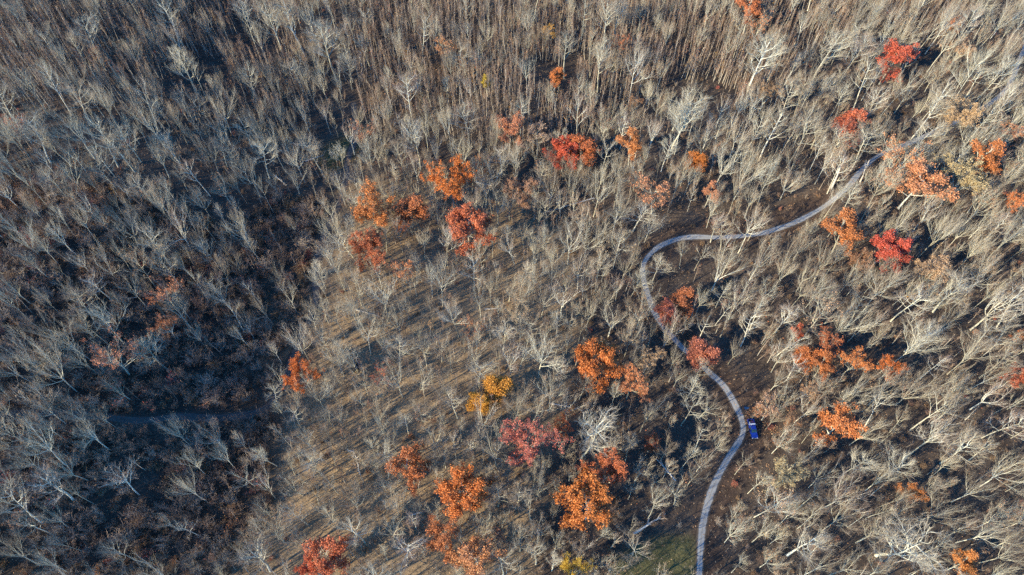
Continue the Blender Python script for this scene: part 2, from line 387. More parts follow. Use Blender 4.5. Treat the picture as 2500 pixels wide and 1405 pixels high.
BARE = [  # (look, kwargs)
    ('with broad rounded crown', dict(H=18, fork=.40, spread=1.1, limbs=11, leader=True, reach=1.05, up=.09, l3=5, leaves=500, cluster=.5, leaf_size=.30)),
    ('with forking fan limbs', dict(H=18, fork=.38, spread=1.05, limbs=7, leader=False, l2=7, l3=5, up=.09)),
    ('with heavy crooked limbs', dict(H=18, fork=.36, spread=1.45, limbs=6, leader=False, gnarl=.20, l2=7, l3=5, r0=.34, up=.10)),
    ('with tall narrow crown', dict(H=20, fork=.42, spread=.62, limbs=12, leader=True, reach=.75, l3=5)),
    ('with full brushy crown', dict(H=17, fork=.34, spread=1.2, limbs=9, leader=False, l2=7, l3=5, up=.09, leaves=600, cluster=.4, leaf_size=.30)),
    ('with vase shaped crown', dict(H=19, fork=.44, spread=.85, limbs=8, leader=False, l2=8, l3=5, up=.05)),
    ('with straight central trunk', dict(H=20, fork=.45, spread=.95, limbs=11, leader=True, reach=.85, l3=5, up=.08)),
    ('with thin sparse crown', dict(H=18, fork=.50, spread=.95, limbs=7, leader=True, l2=5, l3=5, r0=.24, up=.08)),
    ('with high flat crown', dict(H=18, fork=.55, spread=1.45, limbs=8, leader=False, l2=7, l3=5, up=.11)),
    ('with low split trunk', dict(H=18, fork=.22, spread=.80, limbs=5, leader=False, l2=9, l3=5, r0=.36, reach=.95, up=.06)),
]
VAR = {'bare_tree': [], 'autumn_tree': [], 'young_tree': [], 'shrub': []}
for i, (look, kw) in enumerate(BARE + [(l, dict(k, gnarl=.15, r0=.21, spread=k['spread'] * .92, limbs=k['limbs'] + 1)) for l, k in BARE]):
    T, B, L = make_tree(100 + i, **kw)
    VAR['bare_tree'].append(dict(look=look, R=crown_radius(B), H=kw['H'], parts=[('trunk', T.mesh('trunk', M_BARK, True)), ('branches', B.mesh('branches', [M_TWIG, M_BARK]))]))
    if L.v: VAR['bare_tree'][-1]['parts'].append(('foliage', L.mesh('foliage', M_DRYLEAF)))
# a few bare trees that still hold scattered tan leaves
AUT = [  # full, full, medium, medium, sparse, sparse, narrow full, low round
    dict(H=16, fork=.34, spread=1.05, limbs=12, leader=True, leaves=13000, cluster=1.0, leaf_size=.36),
    dict(H=16, fork=.32, spread=.95, limbs=11, leader=False, leaves=12500, cluster=.95, l2=7, leaf_size=.36),
    dict(H=16, fork=.36, spread=1.0, limbs=10, leader=True, leaves=6500, cluster=.8, leaf_size=.36),
    dict(H=17, fork=.38, spread=.85, limbs=9, leader=False, leaves=6000, cluster=.75, leaf_size=.36, l2=7),
    dict(H=17, fork=.40, spread=.95, limbs=9, leader=True, leaves=1900, cluster=.4, leaf_size=.36),
    dict(H=17, fork=.38, spread=.8, limbs=8, leader=False, leaves=1700, cluster=.35, leaf_size=.36, l2=7),
    dict(H=17, fork=.30, spread=.7, limbs=12, leader=True, leaves=9000, cluster=1.0, leaf_size=.36, reach=.7),
    dict(H=14, fork=.30, spread=1.1, limbs=10, leader=False, leaves=9500, cluster=1.0, leaf_size=.36),
]
for i, kw in enumerate(AUT):
    T, B, L = make_tree(300 + i, l3=5, twigs=2 if kw['leaves'] > 3000 else 3, **kw)
    VAR['autumn_tree'].append(dict(R=crown_radius(L if kw['leaves'] > 3000 else B), H=kw['H'], parts=[('trunk', T.mesh('trunk', M_BARK, True)), ('branches', B.mesh('branches', [M_TWIG, M_BARK])), ('foliage', L.mesh('foliage', M_LEAF))]))
def make_pole(seed, H, nb, leaves, droop=.55):
    rnd = random.Random(seed); T, B = Acc(), Acc()
    tp = [Vector((0, 0, -.3))] + bend(Vector((0, 0, .3)), Vector((rnd.gauss(0, .03), rnd.gauss(0, .03), 1)).normalized(), H - .3, 5, rnd, .03, .02)
    T.tube(tp, [.12 * (1 - .8 * i / 6) for i in range(7)], 4)
    for i in range(nb):
        t = .48 + .52 * ((i + rnd.random()) / nb); p, d = along(tp, min(t, .99))
        L = H * .17 * (1.15 - t) / .6 * rnd.uniform(.7, 1.2) + .35; d1 = rdir(Vector((0, 0, 1)), droop * rnd.uniform(.7, 1.2), rnd)
        bp = bend(p, d1, L, 2, rnd, .12, .10); B.tube(bp, [.032, .022, .012], 3)
        for _ in range(4):
            q, e = along(bp, rnd.uniform(.3, 1)); B.cone(q, q + rdir(e, rnd.uniform(.3, .8), rnd) * rnd.uniform(.3, .75), .017)
        for _ in range(int(leaves)):
            q, e = along(bp, rnd.uniform(.4, 1)); B.leaf(q + Vector((rnd.gauss(0, .15), rnd.gauss(0, .15), rnd.gauss(0, .15))), .22, rnd, 1)
    return T, B
for i, (H, nb, lv, dr) in enumerate([(12, 26, 0, .5), (13, 28, 1, .45), (11, 24, 3, .55), (12.5, 26, 2, .5), (10, 22, 0, .65), (9, 24, 4, .6), (13, 20, 0, .4)]):
    T, B = make_pole(500 + i, H, nb, lv, dr)
    VAR['young_tree'].append(dict(R=1.6, H=H, parts=[('trunk', T.mesh('trunk', M_POLE)), ('crown', B.mesh('crown', [M_POLETWIG, M_POLELEAF]))]))
def make_shrub(seed, H, R, stems, leaves):
    rnd = random.Random(seed); S, L = Acc(), Acc(); tips = []
    for i in range(stems):
        a = rnd.uniform(0, 6.28); lean = rnd.uniform(.1, .9)
        d = Vector((math.cos(a) * lean * R / H, math.sin(a) * lean * R / H, 1)).normalized()
        p = Vector((rnd.gauss(0, .25), rnd.gauss(0, .25), -.1)); ll = H * rnd.uniform(.6, 1.08)
        sp = bend(p, d, ll, 3, rnd, .12, .02); S.tube(sp, [.045, .034, .022, .012], 3)
        for _ in range(8):
            q, e = along(sp, rnd.uniform(.25, 1)); d2 = rdir(e, rnd.uniform(.4, 1.0), rnd); l2 = rnd.uniform(.4, 1.0) * H * .3
            bp = bend(q, d2, l2, 2, rnd, .15, .05); S.tube(bp, [.022, .017, .010], 3); tips.append(bp[-1])
            for _ in range(3):
                q2, e2 = along(bp, rnd.uniform(.2, 1)); S.cone(q2, q2 + rdir(e2, rnd.uniform(.4, 1), rnd) * rnd.uniform(.25, .6), .015)
    for _ in range(leaves):
        c = rnd.choice(tips); L.leaf(c + Vector((rnd.gauss(0, .2), rnd.gauss(0, .2), rnd.gauss(0, .2))), .26, rnd)
    return S, L
for i, (H, Rr, st, lv, look) in enumerate([(3.2, 2.2, 16, 25, 'bare grey-brown shrub'), (2.6, 2.4, 18, 160, 'shrub with scattered brown leaves'), (4.2, 2.2, 16, 15, 'tall bare bushy shrub'), (2.0, 1.9, 15, 280, 'low leafy brown shrub'), (3.6, 2.6, 20, 70, 'wide brushy shrub'), (5.0, 2.0, 14, 20, 'upright many-stemmed shrub')]):
    S, L = make_shrub(700 + i, H, Rr, st, lv)
    VAR['shrub'].append(dict(R=Rr, H=H, look=look, parts=[('stems', S.mesh('stems', M_BRUSH)), ('leaves', L.mesh('leaves', M_SHRUBLEAF))]))

PROTO = {k: [None] * len(v) for k, v in VAR.items()}
def place(kind, vi, x, y, rz, sxy, sz, tilt=(0, 0), col=None):
    v = VAR[kind][vi]; r = empty(kind, (x, y, hz(x, y)))
    r.rotation_euler = (tilt[0], tilt[1], rz); r.scale = (sxy, sxy, sz)
    kids = []
    for pn, me in v['parts']:
        c = obj(pn, me, r); kids.append(c)
        if pn == 'foliage' and col: c.color = (*col, 1)
    if PROTO[kind][vi] is None: PROTO[kind][vi] = kids
    return r

# ---------------------------------------------------------------- autumn trees: crown centre px, crown width px, crown kind, colour, short name, label
LC = dict(orange=(.58, .195, .06), rust=(.48, .175, .075), red=(.50, .155, .075), scarlet=(.54, .125, .075), peach=(.56, .26, .125), amber=(.58, .235, .08), gold=(.60, .32, .06),
          tan=(.47, .33, .20), brown=(.37, .215, .125), pink=(.48, .17, .11), yellow=(.62, .43, .08), coral=(.56, .18, .09))
AUTUMN = [
    (908, 515, 90, 1, 'amber', 'big amber tree', 'large amber tree, the most golden of the cluster by the field track'),
    (1000, 512, 66, 6, 'rust', 'two-tone rust tree', 'upright rust red tree just right of the big amber tree'),
    (908, 607, 84, 1, 'red', 'dull red oak', 'dull red wide tree directly in front of the big amber tree'),
    (1103, 450, 90, 7, 'orange', 'flat orange tree', 'bright orange tree with a wide flat crown, rearmost of the central cluster'),
    (1143, 555, 98, 0, 'coral', 'wide coral tree', 'wide coral red tree in front of the flat orange tree'),
    (1097, 525, 30, 5, 'peach', 'small peach tree', 'small peach tree tucked against the wide coral tree'),
    (985, 655, 55, 4, 'peach', 'thin peach tree', 'thin peach tree losing its leaves, front of the central cluster'),
    (1243, 325, 62, 2, 'peach', 'leaning peach tree', 'peach orange tree with a bare pale limb at its base'),
    (1375, 373, 66, 0, 'scarlet', 'scarlet pair tree', 'scarlet tree touching the rust tree on its right'),
    (1423, 368, 62, 6, 'rust', 'rust pair tree', 'tall rust tree touching the scarlet tree on its left'),
    (1543, 358, 60, 2, 'amber', 'round amber tree', 'round golden amber tree standing alone among grey bare trees'),
    (1313, 340, 52, 4, 'tan', 'umbrella tan tree', 'nearly bare tan tree with an umbrella shaped crown'),
    (1705, 395, 40, 6, 'orange', 'egg shaped tree', 'small egg shaped golden orange tree between bare crowns'),
    (1733, 472, 42, 2, 'peach', 'narrow peach tree', 'narrow peach tree below the egg shaped orange tree'),
    (1605, 470, 82, 4, 'peach', 'thinning peach tree', 'broad thinning tree with pale peach leaves above the road bend'),
    (1275, 477, 66, 7, 'brown', 'low golden brown tree', 'low golden brown tree in shade right of the flat orange tree'),
    (1177, 400, 30, 4, 'amber', 'tiny straw tree', 'tiny straw yellow tree with a fan shaped crown'),
    (1355, 188, 30, 6, 'amber', 'lone small amber tree', 'lone small amber tree in the dark gap of young trees'),
    (1340, 88, 34, 4, 'gold', 'yellow topped tree', 'slim tree with a yellow top among bare young trees'),
    (1090, 118, 48, 4, 'peach', 'peach tipped tree', 'bare looking tree with peach tips at the far edge'),
    (1832, 28, 62, 2, 'coral', 'far coral tree', 'tall coral tree cut by the top edge of the photo'),
    (1850, 72, 50, 5, 'peach', 'faded peach tree', 'faded peach tree in front of the far coral tree'),
    (2178, 150, 72, 2, 'scarlet', 'far crimson tree', 'crimson tree farthest back on the far slope of the forest'),
    (2165, 192, 34, 3, 'scarlet', 'small crimson tree', 'small crimson tree just below the far crimson tree'),
    (2070, 308, 62, 6, 'coral', 'upper coral tree', 'coral red tree standing behind the upper road'),
    (2185, 398, 105, 5, 'peach', 'large roadside peach tree', 'large peach tree with thin leaves beside the upper road'),
    (2398, 395, 78, 2, 'rust', 'far dense rust tree', 'rust tree with a dense dark crown, near the far corner past the road'),
    (2342, 440, 88, 3, 'tan', 'golden tan tree', 'golden tan tree in front of the rust tree past the road'),
    (2235, 452, 105, 2, 'peach', 'spreading peach tree', 'spreading peach orange tree over a dark opening'),
    (2338, 290, 72, 7, 'tan', 'pale tan tree', 'pale tan round tree on the bank of the far road'),
    (2343, 128, 50, 3, 'tan', 'far tan tree', 'tan tree among white limbs far behind the road'),
    (2326, 65, 26, 2, 'amber', 'far little amber tree', 'little amber tree highest in the far corner stand'),
    (2062, 570, 88, 2, 'rust', 'brown orange oak', 'brown orange oak with visible limbs, beside the scarlet maple'),
    (2158, 610, 78, 0, 'scarlet', 'scarlet maple', 'brightest scarlet maple, past the bend right of the road'),
    (2098, 642, 45, 7, 'brown', 'small brown tree', 'small brown tree between the orange oak and the scarlet maple'),
    (2265, 670, 72, 3, 'tan', 'pale straw tree', 'pale straw coloured tree below the scarlet maple'),
    (1665, 735, 48, 6, 'rust', 'shaded rust tree', 'rust red tree inside the road bend, the farther of two'),
    (1628, 768, 46, 6, 'pink', 'dusky rust tree', 'dusky dark rust tree hugging the road inside the bend'),
    (1715, 873, 58, 6, 'pink', 'pink roadside tree', 'pinkish red tree overhanging the road edge'),
    (1455, 888, 98, 0, 'orange', 'vivid orange oak', 'vivid orange oak, tallest glowing crown left of the road'),
    (1540, 942, 68, 3, 'peach', 'peach brown tree', 'peach brown tree right of the vivid orange oak'),
    (1582, 880, 62, 3, 'tan', 'tan leaved tree', 'tan leaved tree above the peach brown tree'),
    (1215, 955, 56, 6, 'gold', 'larger golden tree', 'larger and farther of the two golden yellow trees'),
    (1172, 988, 46, 6, 'gold', 'smaller golden tree', 'smaller and nearer of the two golden yellow trees'),
    (1284, 1085, 108, 3, 'pink', 'pink red tree', 'wide pink red tree with thinning top limbs'),
    (1370, 1042, 54, 3, 'rust', 'thin rust tree', 'thin rust tree behind the wide pink red tree'),
    (1010, 1142, 88, 2, 'rust', 'coral rust tree', 'coral rust tree standing in the open sunlit wood'),
    (1017, 1098, 40, 5, 'peach', 'salmon tree', 'small salmon tree right behind the coral rust tree'),
    (1140, 1212, 108, 0, 'orange', 'brilliant orange tree', 'brilliant round orange tree with a dark trunk showing below'),
    (1478, 1168, 96, 1, 'rust', 'brown orange twin', 'browner and farther of two big touching orange oaks'),
    (1440, 1238, 112, 0, 'orange', 'bright orange twin', 'brighter and nearer of two big touching orange oaks'),
    (1075, 1322, 76, 2, 'rust', 'front rust tree', 'rust tree near the bottom edge with drooping limbs'),
    (1162, 1358, 90, 2, 'peach', 'front peach tree', 'peach rust tree at the bottom edge beside the front rust tree'),
    (1205, 1310, 50, 4, 'brown', 'thin brown tree', 'thin brown tree behind the peach rust tree at the bottom'),
    (815, 1368, 96, 2, 'red', 'bottom red tree', 'red tree cut by the bottom edge of the photo'),
    (765, 1390, 50, 2, 'coral', 'low coral tree', 'low coral tree touching the red tree at the bottom edge'),
    (740, 918, 70, 7, 'orange', 'orange trackside tree', 'orange tree overhanging the bend of the dirt track'),
    (936, 925, 42, 5, 'pink', 'faint pink tree', 'faint pink thin tree right of the split dark trunk'),
    (405, 720, 68, 5, 'peach', 'left rust tree', 'thin pale rust tree with open limbs left of the dirt track'),
    (405, 800, 50, 3, 'peach', 'low orange tree', 'low pale orange tree below the left rust tree'),
    (275, 878, 92, 5, 'peach', 'left peach tree', 'wide peach tree standing farthest left of all coloured trees'),
    (1590, 1085, 34, 6, 'red', 'dark red sapling', 'small dark red tree in deep shade left of the road'),
    (1402, 1400, 64, 7, 'yellow', 'yellow tree', 'clear yellow tree cut by the bottom edge'),
    (1972, 878, 50, 6, 'amber', 'orange gold tree', 'orange gold tree, leftmost of the group right of the road'),
    (2010, 893, 56, 2, 'rust', 'peach rust tree', 'peach rust tree right against the orange gold tree'),
    (2022, 845, 58, 3, 'rust', 'thin orange tree', 'thin orange brown tree behind the orange gold tree'),
    (2080, 887, 60, 3, 'amber', 'orange tan tree', 'orange tan tree with pale limbs crossing its crown'),
    (2172, 900, 50, 7, 'orange', 'small orange dome', 'small orange dome shaped tree among pale leaning trunks'),
    (1966, 952, 38, 3, 'tan', 'little tan tree', 'little tan tree below the orange gold tree'),
    (1945, 815, 32, 2, 'coral', 'little coral tree', 'little coral tree in shade above the orange gold tree'),
    (2040, 1042, 88, 2, 'amber', 'orange tree past truck', 'golden orange tree right of the parked pickup truck'),
    (2225, 1202, 46, 2, 'amber', 'small amber tree', 'small amber tree among bare leaning trees, lower right'),
    (2350, 1377, 62, 2, 'amber', 'golden corner tree', 'golden tree nearest the lower right corner'),
    (2472, 925, 46, 2, 'coral', 'coral edge tree', 'coral tree touching the right edge of the photo'),
    (2492, 822, 34, 2, 'orange', 'orange edge tree', 'orange tree cut by the right edge above the coral one'),
    (1910, 1160, 76, 3, 'tan', 'tan oak', 'tan oak with dry leaves, below the pickup truck to its right'),
    (1158, 806, 48, 5, 'peach', 'faint salmon tree', 'faint salmon tree, nearly bare, middle of the open wood'),
    (1262, 776, 58, 5, 'tan', 'cream tinged tree', 'cream tinged nearly bare tree in the middle of the wood'),
    (2480, 505, 50, 3, 'amber', 'gold edge tree', 'gold brown tree at the right edge above its neighbours'),
    (2463, 338, 52, 5, 'peach', 'far peach tree', 'far peach tree with thin leaves near the right edge'),
    (1868, 236, 48, 3, 'brown', 'brown far tree', 'brown leaved tree beside the dark gap at the far side'),
    (1547, 262, 34, 3, 'brown', 'brown clump tree', 'small brown leaved tree in front of the tall white trees'),
    (1880, 1000, 56, 4, 'tan', 'dry leaved tree', 'tree with dry tan leaves just right of the pickup truck'),
    (1846, 1008, 26, 4, 'peach', 'little truckside tree', 'little peach tipped tree overhanging the truck bed'),
    (1925, 1046, 42, 3, 'brown', 'brown truckside tree', 'small brown tree between the truck and the golden orange tree'),
    (240, 140, 26, 3, 'rust', 'far rust sapling', 'small rust tree alone in the far left woods'),
    (45, 310, 42, 5, 'coral', 'rosy left tree', 'rosy thin tree near the left edge'),
    (1187, 203, 18, 6, 'yellow', 'tiny yellow tree', 'tiny bright yellow tree among grey young trees'),
    (893, 330, 46, 5, 'peach', 'peach clearing tree', 'pale peach thin tree right of the small grass clearing'),
    (1515, 115, 44, 5, 'coral', 'rosy far tree', 'rosy thin tree among tall white trees at the far side'),
]
OCC = []                                  # occupied crowns: x, y, radius
LAND = []                                 # landmarks for labels: px, py, short name
rnd = random.Random(11)
for px, py, w, vi, ck, short, label in AUTUMN:
    ppm = project(*unproj(px, py, 9), 9)[2]; wm = w / ppm
    Ht = min(19, max(5.5, 5.5 + 1.0 * wm)); x, y = unproj(px, py, Ht * .66)
    v = VAR['autumn_tree'][vi]; s = wm / 2 / v['R'] * 1.22
    base = LC[ck]; col = tuple(min(1, c * rnd.uniform(.92, 1.08)) for c in base)
    t = place('autumn_tree', vi, x, y, rnd.uniform(0, 6.28), s, Ht / v['H'], (rnd.gauss(0, .04), rnd.gauss(0, .04)), col)
    tag(t, label, 'tree', 'trees still in autumn leaf')
    OCC.append((x, y, wm / 2)); LAND.append((px, py, 'the ' + short))
LAND += [(1838, 1047, 'the pickup truck'), (1575, 640, 'the road bend'), (1930, 548, 'the upper road'), (1710, 1350, 'the lower road'), (2475, 185, 'the far blue road'),
         (1590, 1365, 'the front grass clearing'), (820, 385, 'the far clearing'), (765, 730, 'the dirt track bend'), (580, 1015, 'the lower dirt track'), (870, 890, 'the split dark trunk'),
         (500, 205, 'the dark gap far left'), (1330, 205, 'the dark gap far back'), (1725, 255, 'the dark upper gap'), (1645, 835, 'the middle road'), (495, 860, 'the dark leaning snag'),
         (860, 1100, 'the white dead snag'), (20, 1010, 'the track end'), (100, 1100, 'the pale thicket'), (2300, 850, 'the pale leaning stand'), (2350, 1100, 'the dense right stand'),
         (80, 1350, 'the lower left corner'), (2440, 1250, 'the lower right edge'), (80, 480, 'the left edge brush'), (400, 560, 'the left slope'), (550, 1200, 'the dark brush field')]

NUM = ['', 'second', 'third', 'fourth', 'fifth', 'sixth', 'seventh', 'eighth', 'ninth', 'tenth']
USED = {}
def dirword(dx, dy):
    a = math.degrees(math.atan2(-dy, dx)) % 360
    return ['right of', 'above right of', 'above', 'above left of', 'left of', 'below left of', 'below', 'below right of'][int((a + 22.5) // 45) % 8]
def autolabel(head, px, py):
    near = sorted(LAND, key=lambda l: (l[0] - px) ** 2 + (l[1] - py) ** 2)
    for l in near[:3]:
        dw = dirword(px - l[0], py - l[1]); k = (head, dw, l[2])
        if k not in USED: break
    else:
        l = near[0]; dw = dirword(px - l[0], py - l[1]); k = (head, dw, l[2])
    n = USED.get(k, 0); USED[k] = n + 1
    if n == 0: return f'{head} {dw} {l[2]}'
    return f'{NUM[min(n, 9)]} {head} {dw} {l[2]}'

# ---------------------------------------------------------------- bare trees seen one by one in the photo: crown centre px, crown width px
BARE_PX = [(415,45,60),(445,160,60),(470,170,42),(340,240,50),(235,330,70),(285,355,55),(25,330,60),(70,330,60),(170,365,60),(115,195,45),(60,205,45),(250,250,40),(745,185,45),
 (650,185,40),(600,195,50),(375,465,60),(480,420,50),(408,345,45),(575,370,30),(670,350,60),(660,45,60),(715,40,60),(600,50,50),(795,95,70),(770,370,50),(828,378,45),
 (1020,65,55),(1133,20,45),(1427,20,50),(1480,30,60),(1512,35,50),(1383,112,48),(945,273,45),(997,225,70),(1470,140,60),(1550,170,75),(1413,212,38),(1270,270,45),(1413,283,55),
 (1663,277,75),(1612,263,42),(1478,362,45),(1629,362,45),(1461,455,80),(1260,388,70),(1557,417,45),(1509,417,42),(1345,458,55),(1014,328,60),(1096,300,45),
 (1858,143,90),(2022,113,75),(2091,120,60),(2125,191,68),(2197,202,60),(1971,219,50),(2012,212,45),(2053,232,42),(2142,256,60),(1964,318,78),(1889,307,60),(1848,307,55),(2128,335,52),
 (2282,253,65),(2384,171,82),(2429,181,62),(2364,65,62),(2275,58,60),(2466,246,45),(2378,335,65),(2347,253,45),(1766,400,66),(1824,410,78),(2162,440,60),(2056,410,60),(1947,386,50),(2050,345,50),
 (1670,294,60),(1157,498,45),(1065,518,45),(1086,595,60),(1154,655,65),(1072,692,65),(997,705,50),(929,713,70),(1113,768,68),(1171,730,50),(1304,665,62),(1263,712,66),(1325,727,56),(1417,655,62),
 (1462,662,60),(1509,597,60),(1506,518,66),(1421,528,52),(1393,586,60),(1468,549,40),(1554,679,50),(1571,750,62),(1513,692,45),(1496,778,60),(1438,764,55),(1308,802,60),(1229,819,50),
 (1246,890,66),(1318,867,90),(1096,870,66),(1161,863,55),(1034,863,50),(1540,819,66),(1362,781,45),(1400,788,32),(888,819,60),(860,757,50),(970,788,52),
 (1752,548,38),(1851,535,48),(1770,638,90),(1862,620,78),(1933,614,60),(1916,660,60),(2019,638,66),(1964,700,65),(1804,730,66),(1766,754,45),(1855,764,60),(1998,706,42),(2002,767,92),
 (2067,791,72),(2156,700,90),(2231,723,76),(2275,730,65),(2333,706,76),(2292,569,72),(2473,569,72),(2439,744,82),(2415,665,62),(1923,767,45),(1674,612,34),(1711,620,40),(2159,812,45),
 (2231,836,82),(2374,863,82),(1913,866,60),(1910,914,60),(1800,850,42),(1841,480,55),(2043,480,50),(1660,912,55),(1715,730,42),(1684,1000,70),(1727,985,55),(1694,945,55),
 (1760,1045,36),(1752,1086,40),(1712,1072,45),(2005,949,62),(2080,983,72),(2012,1000,45),(1916,986,50),(1896,1016,42),(2173,939,72),(2156,1004,66),(2118,1048,60),(2282,1004,92),(2340,945,62),
 (2272,1075,82),(2367,1086,92),(2463,1027,82),(2463,1150,92),(1957,1116,60),(2009,1161,60),(1882,1226,88),(2050,1209,88),(1933,1260,60),(1985,1263,52),(2053,1267,82),(1968,1325,82),(1800,1296,64),
 (1869,1297,60),(1889,1362,66),(2002,1383,60),(2203,1325,122),(2135,1300,60),(2159,1393,60),(2272,1185,52),(2299,1239,82),(2360,1287,60),(2405,1294,80),(1815,1239,26),(1664,1205,58),(1852,1178,40),
 (2162,1164,66),(2094,1130,72),(2446,1260,72),(2470,1345,82),(713,1010,60),(747,1068,66),(696,1130,60),(764,1130,60),(658,1290,82),(624,1369,82),(713,1178,62),(726,1253,60),(802,1020,42),
 (904,1096,36),(1112,986,56),(1092,945,60),(1177,1072,45),(1153,1089,45),(1430,1072,88),(1396,1144,50),(1304,1164,42),(1297,1243,50),(1259,1215,50),(1181,1285,56),(1358,1325,62),(1311,1359,50),
 (1416,1340,55),(1082,1116,40),(1027,1020,42),(986,1027,45),(819,959,45),(383,491,60),(444,508,55),(485,480,50),(813,562,66),(776,658,45),(820,651,60),(379,603,60),(512,610,50),(437,760,60),
 (406,651,60),(335,645,60),(253,788,82),(191,870,60),(731,836,66),(793,829,60),(113,897,82),(17,890,60),(20,692,52),(100,600,42),(567,767,45),(325,712,56),(222,802,50),(300,556,56),
 (92,987,70),(147,987,62),(181,1003,52),(240,1010,52),(37,1068,72),(92,1096,82),(68,1130,62),(143,1130,72),(116,1191,72),(34,1249,92),(68,1277,62),(120,1266,52),(20,1352,72),(171,1198,52),(113,1379,52)]
BIG = {}                                                   # stuff: kind -> [(variant, x, y, rz, sxy, sz, tx, ty)]
def bare_params(wm, vi, r):
    v = VAR['bare_tree'][vi]; Ht = min(23, max(8.5, 9 + 1.1 * wm)) * r.uniform(.92, 1.1)
    return Ht, wm / 2 / v['R'] * 1.12, Ht / v['H']
rnd = random.Random(23)
for px, py, w in BARE_PX:
    ppm = project(*unproj(px, py, 11), 11)[2]; wm = w / ppm * 1.05
    vi = rnd.choice([0, 1, 1, 2, 3, 4, 4, 5, 5, 6, 7, 8, 9]) if w > 48 else rnd.choice([3, 5, 6, 7, 0, 1])
    vi += rnd.choice([0, 10])
    far = py < 330 and (px < 900 or px > 1000)
    if far: vi = rnd.choice([3, 6, 7, 5, 6, 3, 13, 16, 17]); wm *= .9
    Ht, s, sz = bare_params(wm, vi, rnd)
    if far: Ht *= 1.3; sz *= 1.3
    x, y = unproj(px, py, Ht * .70)
    t = place('bare_tree', vi, x, y, rnd.uniform(0, 6.28), s, sz, (rnd.gauss(0, .05), rnd.gauss(0, .05)))
    size = 'big' if w > 74 else ('small' if w < 46 else 'tall' if rnd.random() < .0 else 'grey')
    tag(t, autolabel(f'{size} bare tree {VAR["bare_tree"][vi]["look"]}', px, py), 'tree', 'leafless trees of the wood')
    OCC.append((x, y, wm / 2 * .8))
N_BARE = len(BARE_PX)

# ---------------------------------------------------------------- the rest of the wood
def near_line(x, y, line, d):
    return np.min((line[:, 0] - x) ** 2 + (line[:, 1] - y) ** 2) < d * d
GRID = {}
def gput(x, y, r, cell=6.0): GRID.setdefault((int(x // cell), int(y // cell)), []).append((x, y, r))
def gfree(x, y, r, cell=6.0):
    i, j = int(x // cell), int(y // cell)
    for a in range(i - 2, i + 3):
        for b in range(j - 2, j + 3):
            for (u, v, q) in GRID.get((a, b), ()):
                if (u - x) ** 2 + (v - y) ** 2 < (r + q) ** 2: return False
    return True
for o in OCC: gput(o[0], o[1], o[2] * .75)
def inframe(px, py, m=0): return -m < px < 2500 + m and -m < py < 1405 + m
def blocked(px, py, wpx, cx, cy):
    for gx, gy, gr in GAPS:
        if (px - gx) ** 2 + (py - gy) ** 2 < gr * gr: return True
    for gx, gy, gr in SEEN_ROAD:
        for q in (0, .5, 1):
            if (px + (cx - px) * q - gx) ** 2 + (py + (cy - py) * q - gy) ** 2 < (gr * .62 + (wpx * .33 if q == 1 else wpx * .06)) ** 2: return True
    return False
def zone(px, py):
    if any(inpoly(p, [px], [py])[0] for p in POLES): return 'poles'
    if inpoly(BRUSH, [px], [py])[0]: return 'brush'
    if inpoly(FIELD, [px], [py])[0]: return 'field'
    if any(inpoly(p, [px], [py])[0] for p in VERGE) or any(inpoly(p, [px], [py])[0] for p in GRASS): return 'verge'
    return 'wood'
rnd = random.Random(77)
X0, X1, Y0, Y1 = -300, 300, -6, 345
def rand_ground():
    while True:
        x, y = rnd.uniform(X0, X1), rnd.uniform(Y0, Y1)
        px, py, ppm = (float(v) for v in project(x, y, hz(x, y)))
        if -260 < px < 2720 and -110 < py < 1520: return x, y, px, py, ppm
extra_bare = []
for _ in range(16000):
    x, y, px, py, ppm = rand_ground(); z = zone(px, py)
    den = {'poles': .13, 'brush': .12, 'field': .85, 'verge': .5, 'wood': 1.0}[z]
    if px < 200 and py > 930: den = .9
    if z == 'brush' and 180 < px < 620 and 480 < py < 800: den = .5
    if px < 640 and py < 520 and z != 'poles': den = .85
    if rnd.random() > den: continue
    wm = rnd.choice([4.0, 5, 5.5, 6, 6.5, 7, 8, 9]) * (1.1 if px > 1750 else .9)
    if not gfree(x, y, wm / 2 * (.93 if z == 'wood' else .82)): continue
    vi = rnd.randrange(20); Ht, s, sz = bare_params(wm, vi, rnd)
    cx, cy, _ = (float(v) for v in project(x, y, Ht * .68))
    if blocked(px, py, wm * ppm, cx, cy) or near_line(x, y, ROAD_G, 2.1) or near_line(x, y, TRACK_G, 1.8): continue
    gput(x, y, wm / 2 * .75)
    extra_bare.append((vi, x, y, rnd.uniform(0, 6.28), s, sz, rnd.gauss(0, .05), rnd.gauss(0, .05), cx, cy, wm * ppm))
extra_bare.sort(key=lambda a: -a[10] * inframe(a[8], a[9]))
n_more = max(0, 300 - N_BARE); k = 0
for e in extra_bare[:n_more]:
    vi, x, y, rz, s, sz, tx, ty, cx, cy, w = e
    t = place('bare_tree', vi, x, y, rz, s, sz, (tx, ty))
    tag(t, autolabel(f'{"big" if w > 74 else "grey"} bare tree {VAR["bare_tree"][vi]["look"]}', cx, cy), 'tree', 'leafless trees of the wood')
BIG['bare_tree'] = [e[:8] for e in extra_bare[n_more:]]

